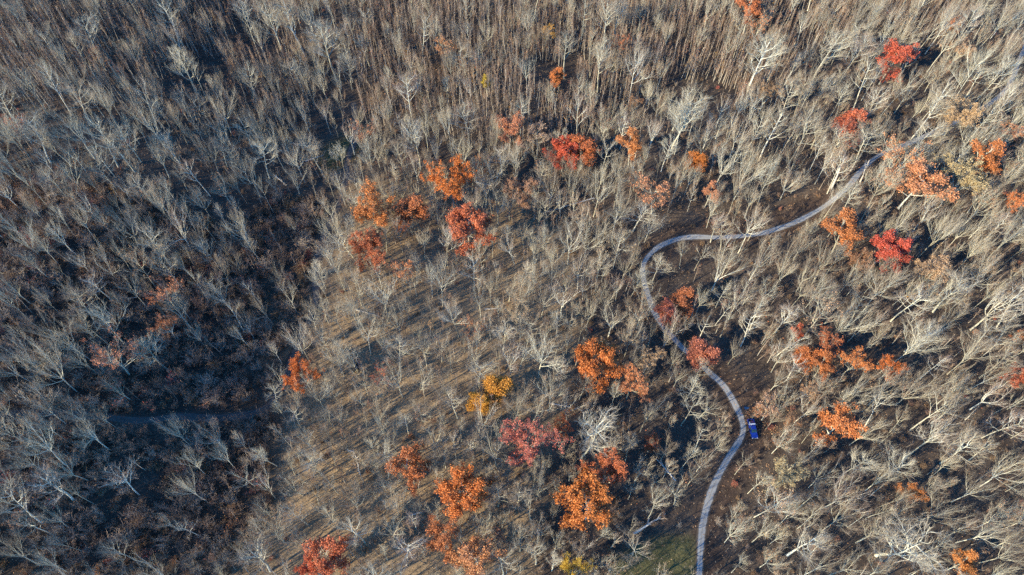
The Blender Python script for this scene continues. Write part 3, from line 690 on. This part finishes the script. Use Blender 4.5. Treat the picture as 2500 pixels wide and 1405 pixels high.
young = []
YG = {}
def yfree(x, y, r):
    i, j = int(x // 2), int(y // 2)
    for a in range(i - 1, i + 2):
        for b in range(j - 1, j + 2):
            for (u, v) in YG.get((a, b), ()):
                if (u - x) ** 2 + (v - y) ** 2 < r * r: return False
    YG.setdefault((i, j), []).append((x, y)); return True
for _ in range(42000):
    x, y, px, py, ppm = rand_ground(); z = zone(px, py)
    den = {'poles': 1.0, 'brush': .03, 'field': .24, 'verge': .012, 'wood': .09}[z]
    if rnd.random() > den: continue
    f = rnd.uniform(.55, 1.25) if z == 'poles' else rnd.uniform(.4, .9)
    vi = rnd.randrange(7); Ht = VAR['young_tree'][vi]['H'] * f
    cx, cy, _ = (float(v) for v in project(x, y, Ht * .7))
    if blocked(px, py, 2.2 * ppm, cx, cy) or near_line(x, y, ROAD_G, 2.2) or near_line(x, y, TRACK_G, 2.2): continue
    if not yfree(x, y, 1.25): continue
    young.append((vi, x, y, rnd.uniform(0, 6.28), rnd.uniform(.8, 1.35), f, rnd.gauss(0, .06), rnd.gauss(0, .06), cx, cy, Ht * ppm, z))
young.sort(key=lambda a: -a[10] * inframe(a[8], a[9], -10))
for e in young[:300]:
    t = place('young_tree', *e[1:1], e[0], e[1], e[2], e[3], e[4], e[5], (e[6], e[7]))
    tag(t, autolabel('slender bare young tree', e[8], e[9]), 'young tree', 'slender young trees under the big ones')
BIG['young_tree'] = [e[:8] for e in young[300:]]

shr = []
for _ in range(36000):
    x, y, px, py, ppm = rand_ground(); z = zone(px, py)
    den = {'poles': .12, 'brush': 1.0, 'field': .12, 'verge': .30, 'wood': .20}[z]
    if rnd.random() > den: continue
    if blocked(px, py, 0, px, py) and z != 'brush' and rnd.random() < .35: continue
    if near_line(x, y, ROAD_G, 3.0) or near_line(x, y, TRACK_G, 2.6): continue
    if z == 'verge' and inpoly(GRASS[0], [px], [py])[0]: continue
    if not yfree(x, y, 1.45): continue
    vi = rnd.choice([0, 1, 2, 3, 4, 5, 0, 2, 4]); f = rnd.uniform(.55, 1.15) * (1.25 if z == 'brush' else .65)
    shr.append((vi, x, y, rnd.uniform(0, 6.28), f * rnd.uniform(.85, 1.2), f, 0, 0, px, py, f * ppm * VAR['shrub'][vi]['R']))
shr.sort(key=lambda a: -a[10] * inframe(a[8], a[9], -10))
for e in shr[:300]:
    t = place('shrub', e[0], e[1], e[2], e[3], e[4], e[5])
    tag(t, autolabel(VAR['shrub'][e[0]]['look'], e[8], e[9]), 'shrub', 'shrubs of the brushy ground')
BIG['shrub'] = [e[:8] for e in shr[300:]]

def scatter(name, kind, rows):
    """one object for the many more of a kind: geometry nodes set the same meshes on points"""
    me = bpy.data.meshes.new(name); A = np.array([r for r in rows], float)
    me.from_pydata([(r[1], r[2], hz(r[1], r[2])) for r in rows], [], [])
    vi = me.attributes.new('which', 'INT', 'POINT'); vi.data.foreach_set('value', A[:, 0].astype(np.int32))
    ro = me.attributes.new('turn', 'FLOAT_VECTOR', 'POINT'); ro.data.foreach_set('vector', np.stack([A[:, 6], A[:, 7], A[:, 3]], 1).ravel())
    sc = me.attributes.new('size', 'FLOAT_VECTOR', 'POINT'); sc.data.foreach_set('vector', np.stack([A[:, 4], A[:, 4], A[:, 5]], 1).ravel())
    o = obj(name, me); tag(o, kind='stuff')
    g = bpy.data.node_groups.new(name + '_nodes', 'GeometryNodeTree')
    g.interface.new_socket('Geometry', in_out='INPUT', socket_type='NodeSocketGeometry'); g.interface.new_socket('Geometry', in_out='OUTPUT', socket_type='NodeSocketGeometry')
    gi, go = g.nodes.new('NodeGroupInput'), g.nodes.new('NodeGroupOutput')
    iop = g.nodes.new('GeometryNodeInstanceOnPoints'); g.links.new(gi.outputs[0], iop.inputs['Points']); g.links.new(iop.outputs[0], go.inputs[0])
    def attr(nm, t):
        n = g.nodes.new('GeometryNodeInputNamedAttribute'); n.data_type = t; n.inputs[0].default_value = nm; return n.outputs[0]
    er = g.nodes.new('FunctionNodeEulerToRotation'); g.links.new(attr('turn', 'FLOAT_VECTOR'), er.inputs[0]); g.links.new(er.outputs[0], iop.inputs['Rotation'])
    g.links.new(attr('size', 'FLOAT_VECTOR'), iop.inputs['Scale'])
    one = []
    for kids in PROTO[kind]:
        j = g.nodes.new('GeometryNodeJoinGeometry')
        for c in kids or []:
            oi = g.nodes.new('GeometryNodeObjectInfo'); oi.transform_space = 'ORIGINAL'; oi.inputs['Object'].default_value = c; oi.inputs['As Instance'].default_value = False
            g.links.new(oi.outputs['Geometry'], j.inputs[0])
        gti = g.nodes.new('GeometryNodeGeometryToInstance'); g.links.new(j.outputs[0], gti.inputs[0]); one.append(gti)
    ja = g.nodes.new('GeometryNodeJoinGeometry')
    for gti in one: g.links.new(gti.outputs[0], ja.inputs[0])
    g.links.new(ja.outputs[0], iop.inputs['Instance']); iop.inputs['Pick Instance'].default_value = True
    g.links.new(attr('which', 'INT'), iop.inputs['Instance Index'])
    o.modifiers.new('scatter', 'NODES').node_group = g
    return o
for kind, nm in (('bare_tree', 'bare_forest'), ('young_tree', 'young_tree_thicket'), ('shrub', 'shrub_thicket')):
    if BIG[kind]: scatter(nm, kind, BIG[kind])
print('COUNTS', {k: len(v) for k, v in BIG.items()}, 'named bare', N_BARE)

# ---------------------------------------------------------------- ground cover: dry stems, seedlings, fallen twigs; leaf drifts and grass
def cover(name, n, zones, hgt, wid, mat, seed, lay=.3, polys=None, blades=5):
    r = np.random.RandomState(seed); V, F = [], []
    x = r.uniform(X0, X1, n); y = r.uniform(Y0, Y1, n)
    px, py, _ = project(x, y, h(x, y))
    ok = (px > -120) & (px < 2620) & (py > -60) & (py < 1480)
    if polys is not None:
        m = np.zeros(n, bool)
        for p in polys: m |= inpoly(p, px + r.normal(0, 10, n), py + r.normal(0, 10, n))
        ok &= m
    x, y = x[ok], y[ok]
    for line, d in ((ROAD_G, 1.9), (TRACK_G, 1.5)):
        L = line[::2]; keep = np.ones(len(x), bool)
        for i in range(0, len(x), 4000):
            s = slice(i, i + 4000)
            keep[s] = ((x[s, None] - L[None, :, 0]) ** 2 + (y[s, None] - L[None, :, 1]) ** 2).min(1) > d * d
        x, y = x[keep], y[keep]
    n = len(x); b = blades
    bx = np.repeat(x, b) + r.normal(0, .25, n * b); by = np.repeat(y, b) + r.normal(0, .25, n * b); bz = h(bx, by) - .03
    a = r.uniform(0, 6.28, n * b); l = hgt * r.uniform(.5, 1.2, n * b); k = r.uniform(.1, 1, n * b) * lay
    tx = bx + np.cos(a) * l * k; ty = by + np.sin(a) * l * k; tz = bz + l * np.sqrt(np.maximum(.02, 1 - np.minimum(k, .98) ** 2))
    w = wid * r.uniform(.6, 1.3, n * b); N = n * b
    V = np.empty((N, 4, 3))
    for j in range(3):
        V[:, j, 0] = bx + np.cos(a + 2.09 * j) * w; V[:, j, 1] = by + np.sin(a + 2.09 * j) * w; V[:, j, 2] = bz
    V[:, 3] = np.stack([tx, ty, tz], 1)
    i = np.arange(N) * 4
    F = np.concatenate([np.stack([i, i + 1, i + 3], 1), np.stack([i + 1, i + 2, i + 3], 1), np.stack([i + 2, i, i + 3], 1)])
    me = bpy.data.meshes.new(name)
    me.vertices.add(N * 4); me.vertices.foreach_set('co', V.ravel())
    me.loops.add(len(F) * 3); me.loops.foreach_set('vertex_index', F.ravel().astype(np.int32))
    me.polygons.add(len(F)); me.polygons.foreach_set('loop_start', np.arange(0, len(F) * 3, 3, dtype=np.int32))
    me.materials.append(mat); me.update(calc_edges=True)
    return tag(obj(name, me), kind='stuff')
def cover_mat(name, stops):
    m, nt, out = new_mat(name); ge = nd(nt, 'ShaderNodeNewGeometry')
    diffuse(nt, out, ramp(nt, ge.outputs['Random Per Island'], stops), .95); return m
M_DRY = cover_mat('dry_stems', [(0, (.16, .11, .075)), (.4, (.27, .20, .13)), (.75, (.38, .31, .22)), (.95, (.46, .40, .32)), (1, (.40, .16, .08))])
M_GRASS = cover_mat('short_grass', [(0, (.06, .07, .02)), (.5, (.11, .115, .035)), (.8, (.20, .17, .06)), (1, (.28, .20, .08))])
cover('undergrowth', 42000, None, 1.2, .022, M_DRY, 5, .8)
cover('dry_stems', 60000, None, .8, .03, M_DRY, 6, .9, [FIELD])
cover('grass', 60000, None, .32, .035, M_GRASS, 7, .8, GRASS, 8)

def fallen_leaves():
    r = np.random.RandomState(9); n = 90000
    x, y = r.uniform(X0, X1, n), r.uniform(Y0, Y1, n)
    for ox, oy, orad in OCC[:len(AUTUMN)]:
        k = int(260 * orad / 5); a = r.uniform(0, 6.28, k); q = orad * 1.5 * np.sqrt(r.uniform(0, 1, k)); x = np.append(x, ox + q * np.cos(a)); y = np.append(y, oy + q * np.sin(a))
    px, py, _ = project(x, y, h(x, y)); ok = (px > -80) & (px < 2580) & (py > -40) & (py < 1450); x, y = x[ok], y[ok]; n = len(x)
    a = r.uniform(0, 6.28, n); l = r.uniform(.09, .22, n); u = np.stack([np.cos(a) * l, np.sin(a) * l, r.uniform(-.06, .08, n)], 1); w = np.stack([-np.sin(a) * l * .6, np.cos(a) * l * .6, r.uniform(-.05, .08, n)], 1)
    c = np.stack([x, y, h(x, y) + .12], 1); V = np.stack([c - u, c + w, c + u, c - w], 1).reshape(-1, 3); i = np.arange(n) * 4
    me = bpy.data.meshes.new('fallen_leaves'); me.vertices.add(n * 4); me.vertices.foreach_set('co', V.ravel())
    me.loops.add(n * 4); me.loops.foreach_set('vertex_index', np.arange(n * 4, dtype=np.int32)); me.polygons.add(n); me.polygons.foreach_set('loop_start', (i).astype(np.int32))
    me.materials.append(cover_mat('fallen_leaf', [(0, (.16, .09, .05)), (.4, (.30, .17, .085)), (.7, (.42, .24, .11)), (.9, (.50, .34, .19)), (1, (.50, .15, .06))])); me.update(calc_edges=True)
    tag(obj('fallen_leaves', me), kind='stuff')
fallen_leaves()

# ---------------------------------------------------------------- fallen trunks and dead trees
def log_thing(px1, py1, px2, py2, r, label, mat, name='fallen_log', stubs=5, lift=0.0, seed=0, cat='fallen tree'):
    rn = random.Random(seed)
    a, b = unproj(px1, py1), unproj(px2, py2); root = empty(name, (a[0], a[1], hz(*a)))
    A = Vector((0, 0, r * .8)); Bv = Vector((b[0] - a[0], b[1] - a[1], hz(*b) - hz(*a) + r * .6 + lift)); L = (Bv - A).length
    pts = [A.lerp(Bv, i / 7) + Vector((rn.gauss(0, .1), rn.gauss(0, .1), 0)) for i in range(8)]
    t = Acc(); t.tube(pts, [r * (1.12 - .75 * i / 7) for i in range(8)], 8); obj('trunk', t.mesh('trunk', mat, True), root)
    for i in range(stubs):
        s = Acc(); p, d = along(pts, rn.uniform(.35, 1)); q = rdir(d, rn.uniform(.5, 1.0), rn); q.z = abs(q.z)
        bp = bend(p, q, L * rn.uniform(.12, .3), 4, rn, .15, .0); s.tube(bp, [r * .32, r * .25, r * .18, r * .12, .02], 4)
        for _ in range(4):
            u, e = along(bp, rn.uniform(.3, 1)); s.cone(u, u + rdir(e, .6, rn) * rn.uniform(.5, 1.5), .025)
        obj('branch', s.mesh('branch', mat), root)
    tag(root, label, cat); return root
LOGS = [((870, 758), (922, 772), .30, 'pale fallen trunk lying at the foot of a bare tree in the open wood', M_DEAD),
        ((1183, 757), (1225, 752), .24, 'short pale log in the open wood right of the middle', M_DEAD),
        ((1163, 447), (1205, 455), .22, 'grey fallen log right of the flat orange tree', M_DEAD),
        ((580, 672), (526, 640), .42, 'dark fallen trunk leaning out of the left slope thicket', M_DARK),
        ((1545, 1305), (1625, 1255), .36, 'broken pale trunk fallen at the edge of the front grass clearing', M_DEAD),
        ((1005, 1258), (1030, 1252), .22, 'two-pronged pale log behind the front rust tree', M_DEAD),
        ((745, 395), (790, 380), .22, 'curved pale log on the near side of the far clearing', M_DEAD),
        ((672, 430), (700, 455), .24, 'pale log below the far clearing', M_DEAD),
        ((1650, 1175), (1600, 1120), .26, 'grey fallen limb in deep shade left of the road', M_DEAD),
        ((1450, 485), (1330, 520), .24, 'long thin fallen trunk above the field trees', M_DEAD),
        ((1340, 985), (1410, 1000), .24, 'bent fallen trunk below the vivid orange oak', M_DEAD)]
for i, (a, b, r, lb, m) in enumerate(LOGS): log_thing(*a, *b, r, lb, m, stubs=5 if i not in (1, 2, 5, 6) else 2, seed=40 + i, lift=1.5 if m is M_DARK else 0)
# the trunk that broke and split lengthwise: two dark halves and a splintered yellow stump
M_FRESH = flat_mat('fresh_split_wood', (.62, .44, .17), .85, scale=9, var=.3)
def split_trunk():
    a, b = unproj(876, 902), unproj(852, 852); root = empty('split_trunk', (a[0], a[1], hz(*a)))
    d = Vector((b[0] - a[0], b[1] - a[1], 0)); side = Vector((-d.y, d.x, 0)).normalized(); rn = random.Random(5)
    for k in (-1, 1):
        t = Acc(); pts = [side * k * .48 + d * (i / 6) + Vector((0, 0, .42 + rn.gauss(0, .03))) for i in range(7)]
        t.tube(pts, [.36, .38, .36, .33, .30, .27, .2], 7); obj('trunk_half', t.mesh('trunk_half', M_DARK, True), root)
        e = Acc(); e.tube([p + Vector((0, 0, .30)) - side * .12 for p in pts], [.09, .09, .085, .08, .07, .06, .04], 5); obj('split_edge', e.mesh('split_edge', M_DEAD), root)
    s = Acc()
    for i in range(16):
        p = Vector((rn.gauss(-.3, .55), rn.gauss(-.9, .5), 0)); s.cone(p, p + Vector((rn.gauss(0, .35), rn.gauss(0, .35), rn.uniform(.5, 1.5))), rn.uniform(.10, .24))
    obj('splintered_stump', s.mesh('splintered_stump', M_FRESH), root)
    tag(root, 'dark trunk split lengthwise with a yellow splintered stump, in the open wood', 'fallen tree')
split_trunk()
def snag(px, py, tx, ty, r, H, label, mat, name='dead_snag', seed=1):
    rn = random.Random(seed); a = unproj(px, py); b = unproj(tx, ty, H); root = empty(name, (a[0], a[1], hz(*a)))
    top = Vector((b[0] - a[0], b[1] - a[1], H)); pts = [Vector((0, 0, -.4)).lerp(top, i / 7) + Vector((rn.gauss(0, .12), rn.gauss(0, .12), 0)) * (i > 0) for i in range(8)]
    t = Acc(); t.tube(pts, [r * (1.1 - .8 * i / 7) for i in range(8)], 7); obj('trunk', t.mesh('trunk', mat, True), root)
    s = Acc()
    for i in range(6):
        p, d = along(pts, rn.uniform(.5, 1)); bp = bend(p, rdir(d, rn.uniform(.4, .9), rn), H * rn.uniform(.12, .3), 4, rn, .22, .03); s.tube(bp, [r * .5, r * .38, r * .28, r * .18, .03], 5)
    obj('branches', s.mesh('branches', mat), root); tag(root, label, 'dead tree')
snag(880, 1160, 862, 1098, .24, 10, 'white dead tree with short broken limbs in the sunlit lower wood', M_DEAD, seed=3)
snag(2030, 460, 2062, 388, .42, 13, 'thick pale trunk with few limbs where the upper road meets the wood', M_DEAD, seed=8)
snag(2100, 445, 2122, 392, .30, 11, 'white forked dead tree standing at the edge of the upper road', M_DEAD, seed=9)
snag(488, 900, 498, 830, .34, 9, 'dark leaning dead trunk in the brush left of the dirt track', M_DARK, seed=6)
snag(884, 195, 880, 130, .16, 11, 'white broken pole of a tree above the far clearing', M_DEAD, seed=12)

# ---------------------------------------------------------------- the pickup truck
M_BLUE = flat_mat('blue_car_paint', (.006, .035, .26), .3, .3, 2, .05, .5, .6)
M_GLASS = flat_mat('tinted_glass', (.02, .05, .06), .08, 0, 2, .05, .8)
M_BLACK = flat_mat('black_plastic', (.018, .018, .02), .7, 0, 8)
M_RUBBER = flat_mat('tyre_rubber', (.02, .02, .022), .9, 0, 8)
M_CHROME = flat_mat('bright_metal', (.62, .64, .66), .3, .9, 6)
M_ALU = flat_mat('chequer_plate', (.66, .70, .74), .42, .45, 14, .15)
M_LAMP = flat_mat('lamp_glass', (.75, .76, .74), .2, 0, 4); M_REDL = flat_mat('red_lamp', (.35, .01, .01), .25, 0, 4)
def prism(sections, mat_name, mat, bevel=.04, parent=None, name=None):
    """loft through rings (lists of 3D corners) along the car, capped and bevelled"""
    bm = bmesh.new(); rings = [[bm.verts.new(p) for p in s] for s in sections]; n = len(rings[0])
    for r0, r1 in zip(rings, rings[1:]):
        for j in range(n): bm.faces.new((r0[j], r0[(j + 1) % n], r1[(j + 1) % n], r1[j]))
    bm.faces.new(rings[0][::-1]); bm.faces.new(rings[-1]); bmesh.ops.recalc_face_normals(bm, faces=bm.faces)
    if bevel: bmesh.ops.bevel(bm, geom=bm.edges[:], offset=bevel, segments=2, affect='EDGES', clamp_overlap=True)
    me = bpy.data.meshes.new(name); bm.to_mesh(me); bm.free(); me.materials.append(mat); return obj(name, me, parent)
def sec(y, w0, w1, z0, z1): return [(-w0, y, z0), (w0, y, z0), (w1, y, z1), (-w1, y, z1)]
def bx(name, x0, x1, y0, y1, z0, z1, mat, parent, bevel=.02):
    bm = bmesh.new(); bmesh.ops.create_cube(bm, size=1)
    for v in bm.verts: v.co = Vector(((x0 + x1) / 2 + v.co.x * (x1 - x0), (y0 + y1) / 2 + v.co.y * (y1 - y0), (z0 + z1) / 2 + v.co.z * (z1 - z0)))
    if bevel: bmesh.ops.bevel(bm, geom=bm.edges[:], offset=bevel, segments=2, affect='EDGES', clamp_overlap=True)
    me = bpy.data.meshes.new(name); bm.to_mesh(me); bm.free(); me.materials.append(mat); return obj(name, me, parent)
tx_, ty_ = unproj(1838, 1047, .9)
TRUCK = empty('pickup_truck', (tx_, ty_, hz(tx_, ty_)), R_(2.5))
TRUCK.scale = (1.02, 1.02, 1.02)
tag(TRUCK, 'blue pickup truck with open bed parked on the verge beside the gravel road', 'pickup truck')
body = prism([sec(-2.85, .80, .86, .55, .86), sec(-2.70, .93, .92, .42, .98), sec(-1.30, .95, .93, .40, 1.08), sec(-1.2, .95, .94, .40, 1.10), sec(.95, .95, .94, .40, 1.10)], 'b', M_BLUE, .05, TRUCK, 'body')
prism([sec(-2.55, .70, .62, .985, 1.02), sec(-1.36, .76, .70, 1.10, 1.145)], 'h', M_BLUE, .015, TRUCK, 'hood')
prism([sec(-.62, .84, .66, 1.09, 1.78), sec(.45, .86, .68, 1.09, 1.82), sec(.72, .86, .66, 1.09, 1.72)], 'c', M_BLUE, .05, TRUCK, 'cab')
prism([[(-.80, -1.28, 1.11), (.80, -1.28, 1.11), (.80, -1.25, 1.15), (-.80, -1.25, 1.15)], [(-.64, -.60, 1.73), (.64, -.60, 1.73), (.64, -.56, 1.77), (-.64, -.56, 1.77)]], 'w', M_GLASS, .0, TRUCK, 'windshield')
prism([[(-.70, .76, 1.16), (.70, .76, 1.16), (.70, .79, 1.2), (-.70, .79, 1.2)], [(-.58, .70, 1.66), (.58, .70, 1.66), (.58, .73, 1.68), (-.58, .73, 1.68)]], 'r', M_GLASS, 0, TRUCK, 'rear_window')
for s in (-1, 1):
    prism([[(s * .80, -1.18, 1.11), (s * .86, -1.18, 1.11), (s * .84, -1.1, 1.13), (s * .78, -1.1, 1.13)], [(s * .64, -.62, 1.72), (s * .68, -.62, 1.72), (s * .66, -.54, 1.76), (s * .62, -.54, 1.76)]], 'p', M_BLUE, 0, TRUCK, 'windshield_pillar')
    prism([[(s * .868, -.55, 1.16), (s * .868, .42, 1.16), (s * .848, .42, 1.14), (s * .848, -.55, 1.14)], [(s * .722, -.50, 1.66), (s * .722, .36, 1.66), (s * .70, .36, 1.66), (s * .70, -.50, 1.66)]], 'g', M_GLASS, 0, TRUCK, 'side_window')
    d = bx('door', *(sorted((s * .955, s * .975))), -1.05, .35, .50, 1.07, M_BLUE, TRUCK, .008); bx('handle', *sorted((s * .975, s * 1.0)), .12, .28, .93, .97, M_BLACK, d, .004)
    m = bx('mirror', *sorted((s * 1.0, s * 1.20)), -1.02, -.92, 1.12, 1.34, M_BLACK, TRUCK, .02)
    bx('headlight', *sorted((s * .56, s * .84)), -2.90, -2.80, .70, .88, M_LAMP, TRUCK, .02)
    bx('tail_light', *sorted((s * .84, s * .95)), 2.90, 2.96, .72, 1.02, M_REDL, TRUCK, .01)
    bx('bed_wall', *sorted((s * .80, s * .95)), .98, 2.92, .50, 1.14, M_BLUE, TRUCK, .03)
bx('bed_floor', -.80, .80, .98, 2.90, .58, .64, M_BLACK, TRUCK, .005)
bx('tailgate', -.80, .80, 2.86, 2.94, .60, 1.12, M_BLUE, TRUCK, .02)
bx('front_bumper', -.92, .92, -3.00, -2.86, .46, .66, M_CHROME, TRUCK, .04); bx('rear_bumper', -.90, .90, 2.97, 3.10, .46, .62, M_CHROME, TRUCK, .03)
bx('grille', -.52, .52, -2.91, -2.84, .68, .90, M_BLACK, TRUCK, .02)
bx('toolbox', -.96, .96, .86 + .14, 1.46, 1.145, 1.40, M_ALU, TRUCK, .03)
for sx in (-1, 1):
    for y in (-1.95, 1.95):
        ty = Acc(); c = Vector((sx * .86, y, .39))
        prof = [(.22, -.12), (.37, -.13), (.40, -.08), (.40, .08), (.37, .13), (.22, .12)]; n = 24
        for i in range(n):
            a = 2 * math.pi * i / n
            ty.v += [c + Vector((w, math.cos(a) * r, math.sin(a) * r)) for r, w in prof]
        k = len(prof)
        for i in range(n):
            for j in range(k): ty.f.append((i * k + j, i * k + (j + 1) % k, ((i + 1) % n) * k + (j + 1) % k, ((i + 1) % n) * k + j)); ty.m.append(0)
        w = obj('wheel', ty.mesh('tyre', M_RUBBER), TRUCK)
        rm = Acc(); rm.tube([c + Vector((sx * (-.08), 0, 0)), c + Vector((sx * .06, 0, 0)), c + Vector((sx * .10, 0, 0))], [.23, .23, .12], 16); obj('rim', rm.mesh('rim', M_CHROME), w)
def in_truck(x, y, z): return TRUCK.location + Matrix.Rotation(R_(2.5), 3, 'Z') @ Vector((x, y, z)) * 1.02
bk = empty('bucket', in_truck(-.5, 1.95, .66)); b_ = Acc(); b_.tube([Vector((0, 0, 0)), Vector((0, 0, .36)), Vector((0, 0, .37)), Vector((0, 0, .06))], [.13, .16, .14, .11], 14); obj('pail', b_.mesh('pail', flat_mat('white_plastic', (.7, .7, .68), .5)), bk)
h_ = Acc(); h_.tube([Vector((.155 * math.cos(a), .03, .36 + .14 * math.sin(a))) for a in np.linspace(0, math.pi, 9)], [.008] * 9, 4); obj('handle', h_.mesh('handle', M_CHROME), bk)
tag(bk, 'white pail standing in the bed of the blue pickup', 'bucket')
cr = empty('storage_crate', in_truck(.30, 2.05, .66), R_(8))
bx('box', -.38, .38, -.28, .28, 0, .30, flat_mat('dark_maroon_plastic', (.05, .018, .05), .6), cr, .03); bx('lid', -.40, .40, -.30, .30, .303, .34, flat_mat('dark_violet_lid', (.07, .03, .09), .5), cr, .02)
tag(cr, 'dark lidded crate standing in the bed of the blue pickup', 'crate')

# ---------------------------------------------------------------- the person beside the cab
M_SKIN = flat_mat('skin', (.52, .33, .24), .6, 0, 5, .05); M_JACKET = flat_mat('dark_jacket', (.02, .028, .035), .9, 0, 9, .3); M_TROUS = flat_mat('teal_trousers', (.03, .07, .085), .9, 0, 9, .3)
M_HAIR = flat_mat('brown_hair', (.05, .03, .02), .8, 0, 20); M_BOOT = flat_mat('boots', (.03, .022, .018), .7)
def skin_mesh(name, verts, edges, radii, mat, root=0, sub=2):
    me = bpy.data.meshes.new(name); me.from_pydata(verts, edges, []); o = bpy.data.objects.new(name, me); COL.objects.link(o)
    md = o.modifiers.new('s', 'SKIN'); md.use_smooth_shade = True
    for i, r in enumerate(radii):
        sv = me.skin_vertices[0].data[i]; sv.radius = r if isinstance(r, tuple) else (r, r); sv.use_root = (i == root)
    o.modifiers.new('u', 'SUBSURF').levels = sub
    dg = bpy.context.evaluated_depsgraph_get(); bm = bmesh.new(); bm.from_object(o, dg)
    bpy.data.objects.remove(o); out = bpy.data.meshes.new(name); bm.to_mesh(out); bm.free(); out.materials.append(mat)
    out.polygons.foreach_set('use_smooth', [True] * len(out.polygons)); return out
def person():
    p = empty('person', in_truck(-1.42, -.35, 0)); p.location.z = hz(p.location.x, p.location.y); p.rotation_euler = (0, 0, R_(-70))
    tag(p, 'person in dark clothes standing at the driver side of the blue pickup', 'person')
    V = [(0, 0, .95), (0, 0, 1.15), (0, .0, 1.36), (0, .01, 1.48), (0, -.01, 1.56), (0, -.02, 1.66), (0, -.01, 1.74)]
    E = [(i, i + 1) for i in range(6)]; Rr = [(.15, .11), (.14, .10), (.17, .11), (.06, .06), (.062, .07), (.078, .095), (.06, .07)]
    def chain(start, pts, rr):
        k = start
        for q, r in zip(pts, rr): V.append(q); Rr.append(r); E.append((k, len(V) - 1)); k = len(V) - 1
    for s in (-1, 1):
        chain(2, [(s * .19, 0, 1.40), (s * .25, .03, 1.14), (s * .24, -.12 if s > 0 else -.02, .92), (s * .235, -.16 if s > 0 else -.03, .84)], [.065, .05, .038, .034])
        chain(0, [(s * .10, 0, .88), (s * .12, -.02, .50), (s * .13, .02, .10), (s * .135, -.12, .05)], [.095, .065, .045, .04])
        w = Vector((s * .235, -.16 if s > 0 else -.03, .84))
    obj('body', skin_mesh('body', V, E, Rr, M_SKIN), p)
    for s in (-1, 1):
        w = Vector((s * .235, -.17 if s > 0 else -.035, .83)); hv, he, hr = [tuple(w), tuple(w + Vector((0, -.01, -.07)))], [(0, 1)], [(.024, .036), (.022, .038)]
        for f, (dx, l) in enumerate(((-.03, .065), (-.01, .075), (.01, .07), (.03, .055))):
            a = w + Vector((0, dx, -.085)); k = len(hv); hv += [tuple(a), tuple(a + Vector((-s * .006, 0, -l * .55))), tuple(a + Vector((-s * .022, 0, -l)))]; he += [(1, k), (k, k + 1), (k + 1, k + 2)]; hr += [.009, .0085, .007]
        k = len(hv); hv += [tuple(w + Vector((-s * .01, -.045, -.04))), tuple(w + Vector((-s * .015, -.065, -.08)))]; he += [(0, k), (k, k + 1)]; hr += [.011, .008]
        obj('hand', skin_mesh('hand', hv, he, hr, M_SKIN), p)
    jv = [(0, 0, .86), (0, 0, 1.1), (0, 0, 1.36), (0, .01, 1.46)]; je = [(0, 1), (1, 2), (2, 3)]; jr = [(.19, .145), (.175, .13), (.20, .135), (.085, .085)]
    for s in (-1, 1):
        k = len(jv); jv += [(s * .20, 0, 1.40), (s * .25, .03, 1.14), (s * .24, -.11 if s > 0 else -.02, .94)]; je += [(2, k), (k, k + 1), (k + 1, k + 2)]; jr += [.085, .068, .052]
    obj('jacket', skin_mesh('jacket', jv, je, jr, M_JACKET, 1), p)
    tv = [(0, 0, .94)]; te = []; tr = [(.175, .13)]
    for s in (-1, 1):
        k = len(tv); tv += [(s * .105, 0, .84), (s * .12, -.02, .50), (s * .13, .02, .12)]; te += [(0, k), (k, k + 1), (k + 1, k + 2)]; tr += [.112, .082, .066]
    obj('trousers', skin_mesh('trousers', tv, te, tr, M_TROUS), p)
    for s in (-1, 1): obj('boot', skin_mesh('boot', [(s * .13, .05, .07), (s * .133, -.03, .06), (s * .14, -.16, .045)], [(0, 1), (1, 2)], [.058, .056, .045], M_BOOT), p)
    obj('hair', skin_mesh('hair', [(0, .035, 1.66), (0, .02, 1.735), (0, -.035, 1.765)], [(0, 1), (1, 2)], [(.075, .07), (.078, .08), (.05, .04)], M_HAIR), p)
    f = Acc(); f.cone(Vector((0, -.10, 1.665)), Vector((0, -.135, 1.645)), .016); f.box(-.022, .022, -.108, -.10, 1.605, 1.613); 
    for s in (-1, 1): f.box(s * .032 - .01, s * .032 + .01, -.112, -.10, 1.675, 1.685)
    obj('face', f.mesh('face', flat_mat('face_features', (.30, .16, .13), .6)), p)
person()
# dark blue glossy patch at the road edge ahead of the truck
def dark_patch():
    x, y = unproj(1822, 997); n = 22; V = [(x, y, hz(x, y) + .115)]
    for i in range(n):
        a = 2 * math.pi * i / n; r = 1 + .18 * math.sin(3 * a + 1) + .1 * math.sin(5 * a)
        V.append((x + .75 * r * math.cos(a), y + .45 * r * math.sin(a), V[0][2]))
    me = bpy.data.meshes.new('dark_patch'); me.from_pydata(V, [], [(0, 1 + i, 1 + (i + 1) % n) for i in range(n)]); me.materials.append(flat_mat('glossy_dark_blue', (.02, .05, .10), .06, 0, 2, .1, .8))
    tag(obj('glossy_patch', me), kind='structure')
dark_patch()
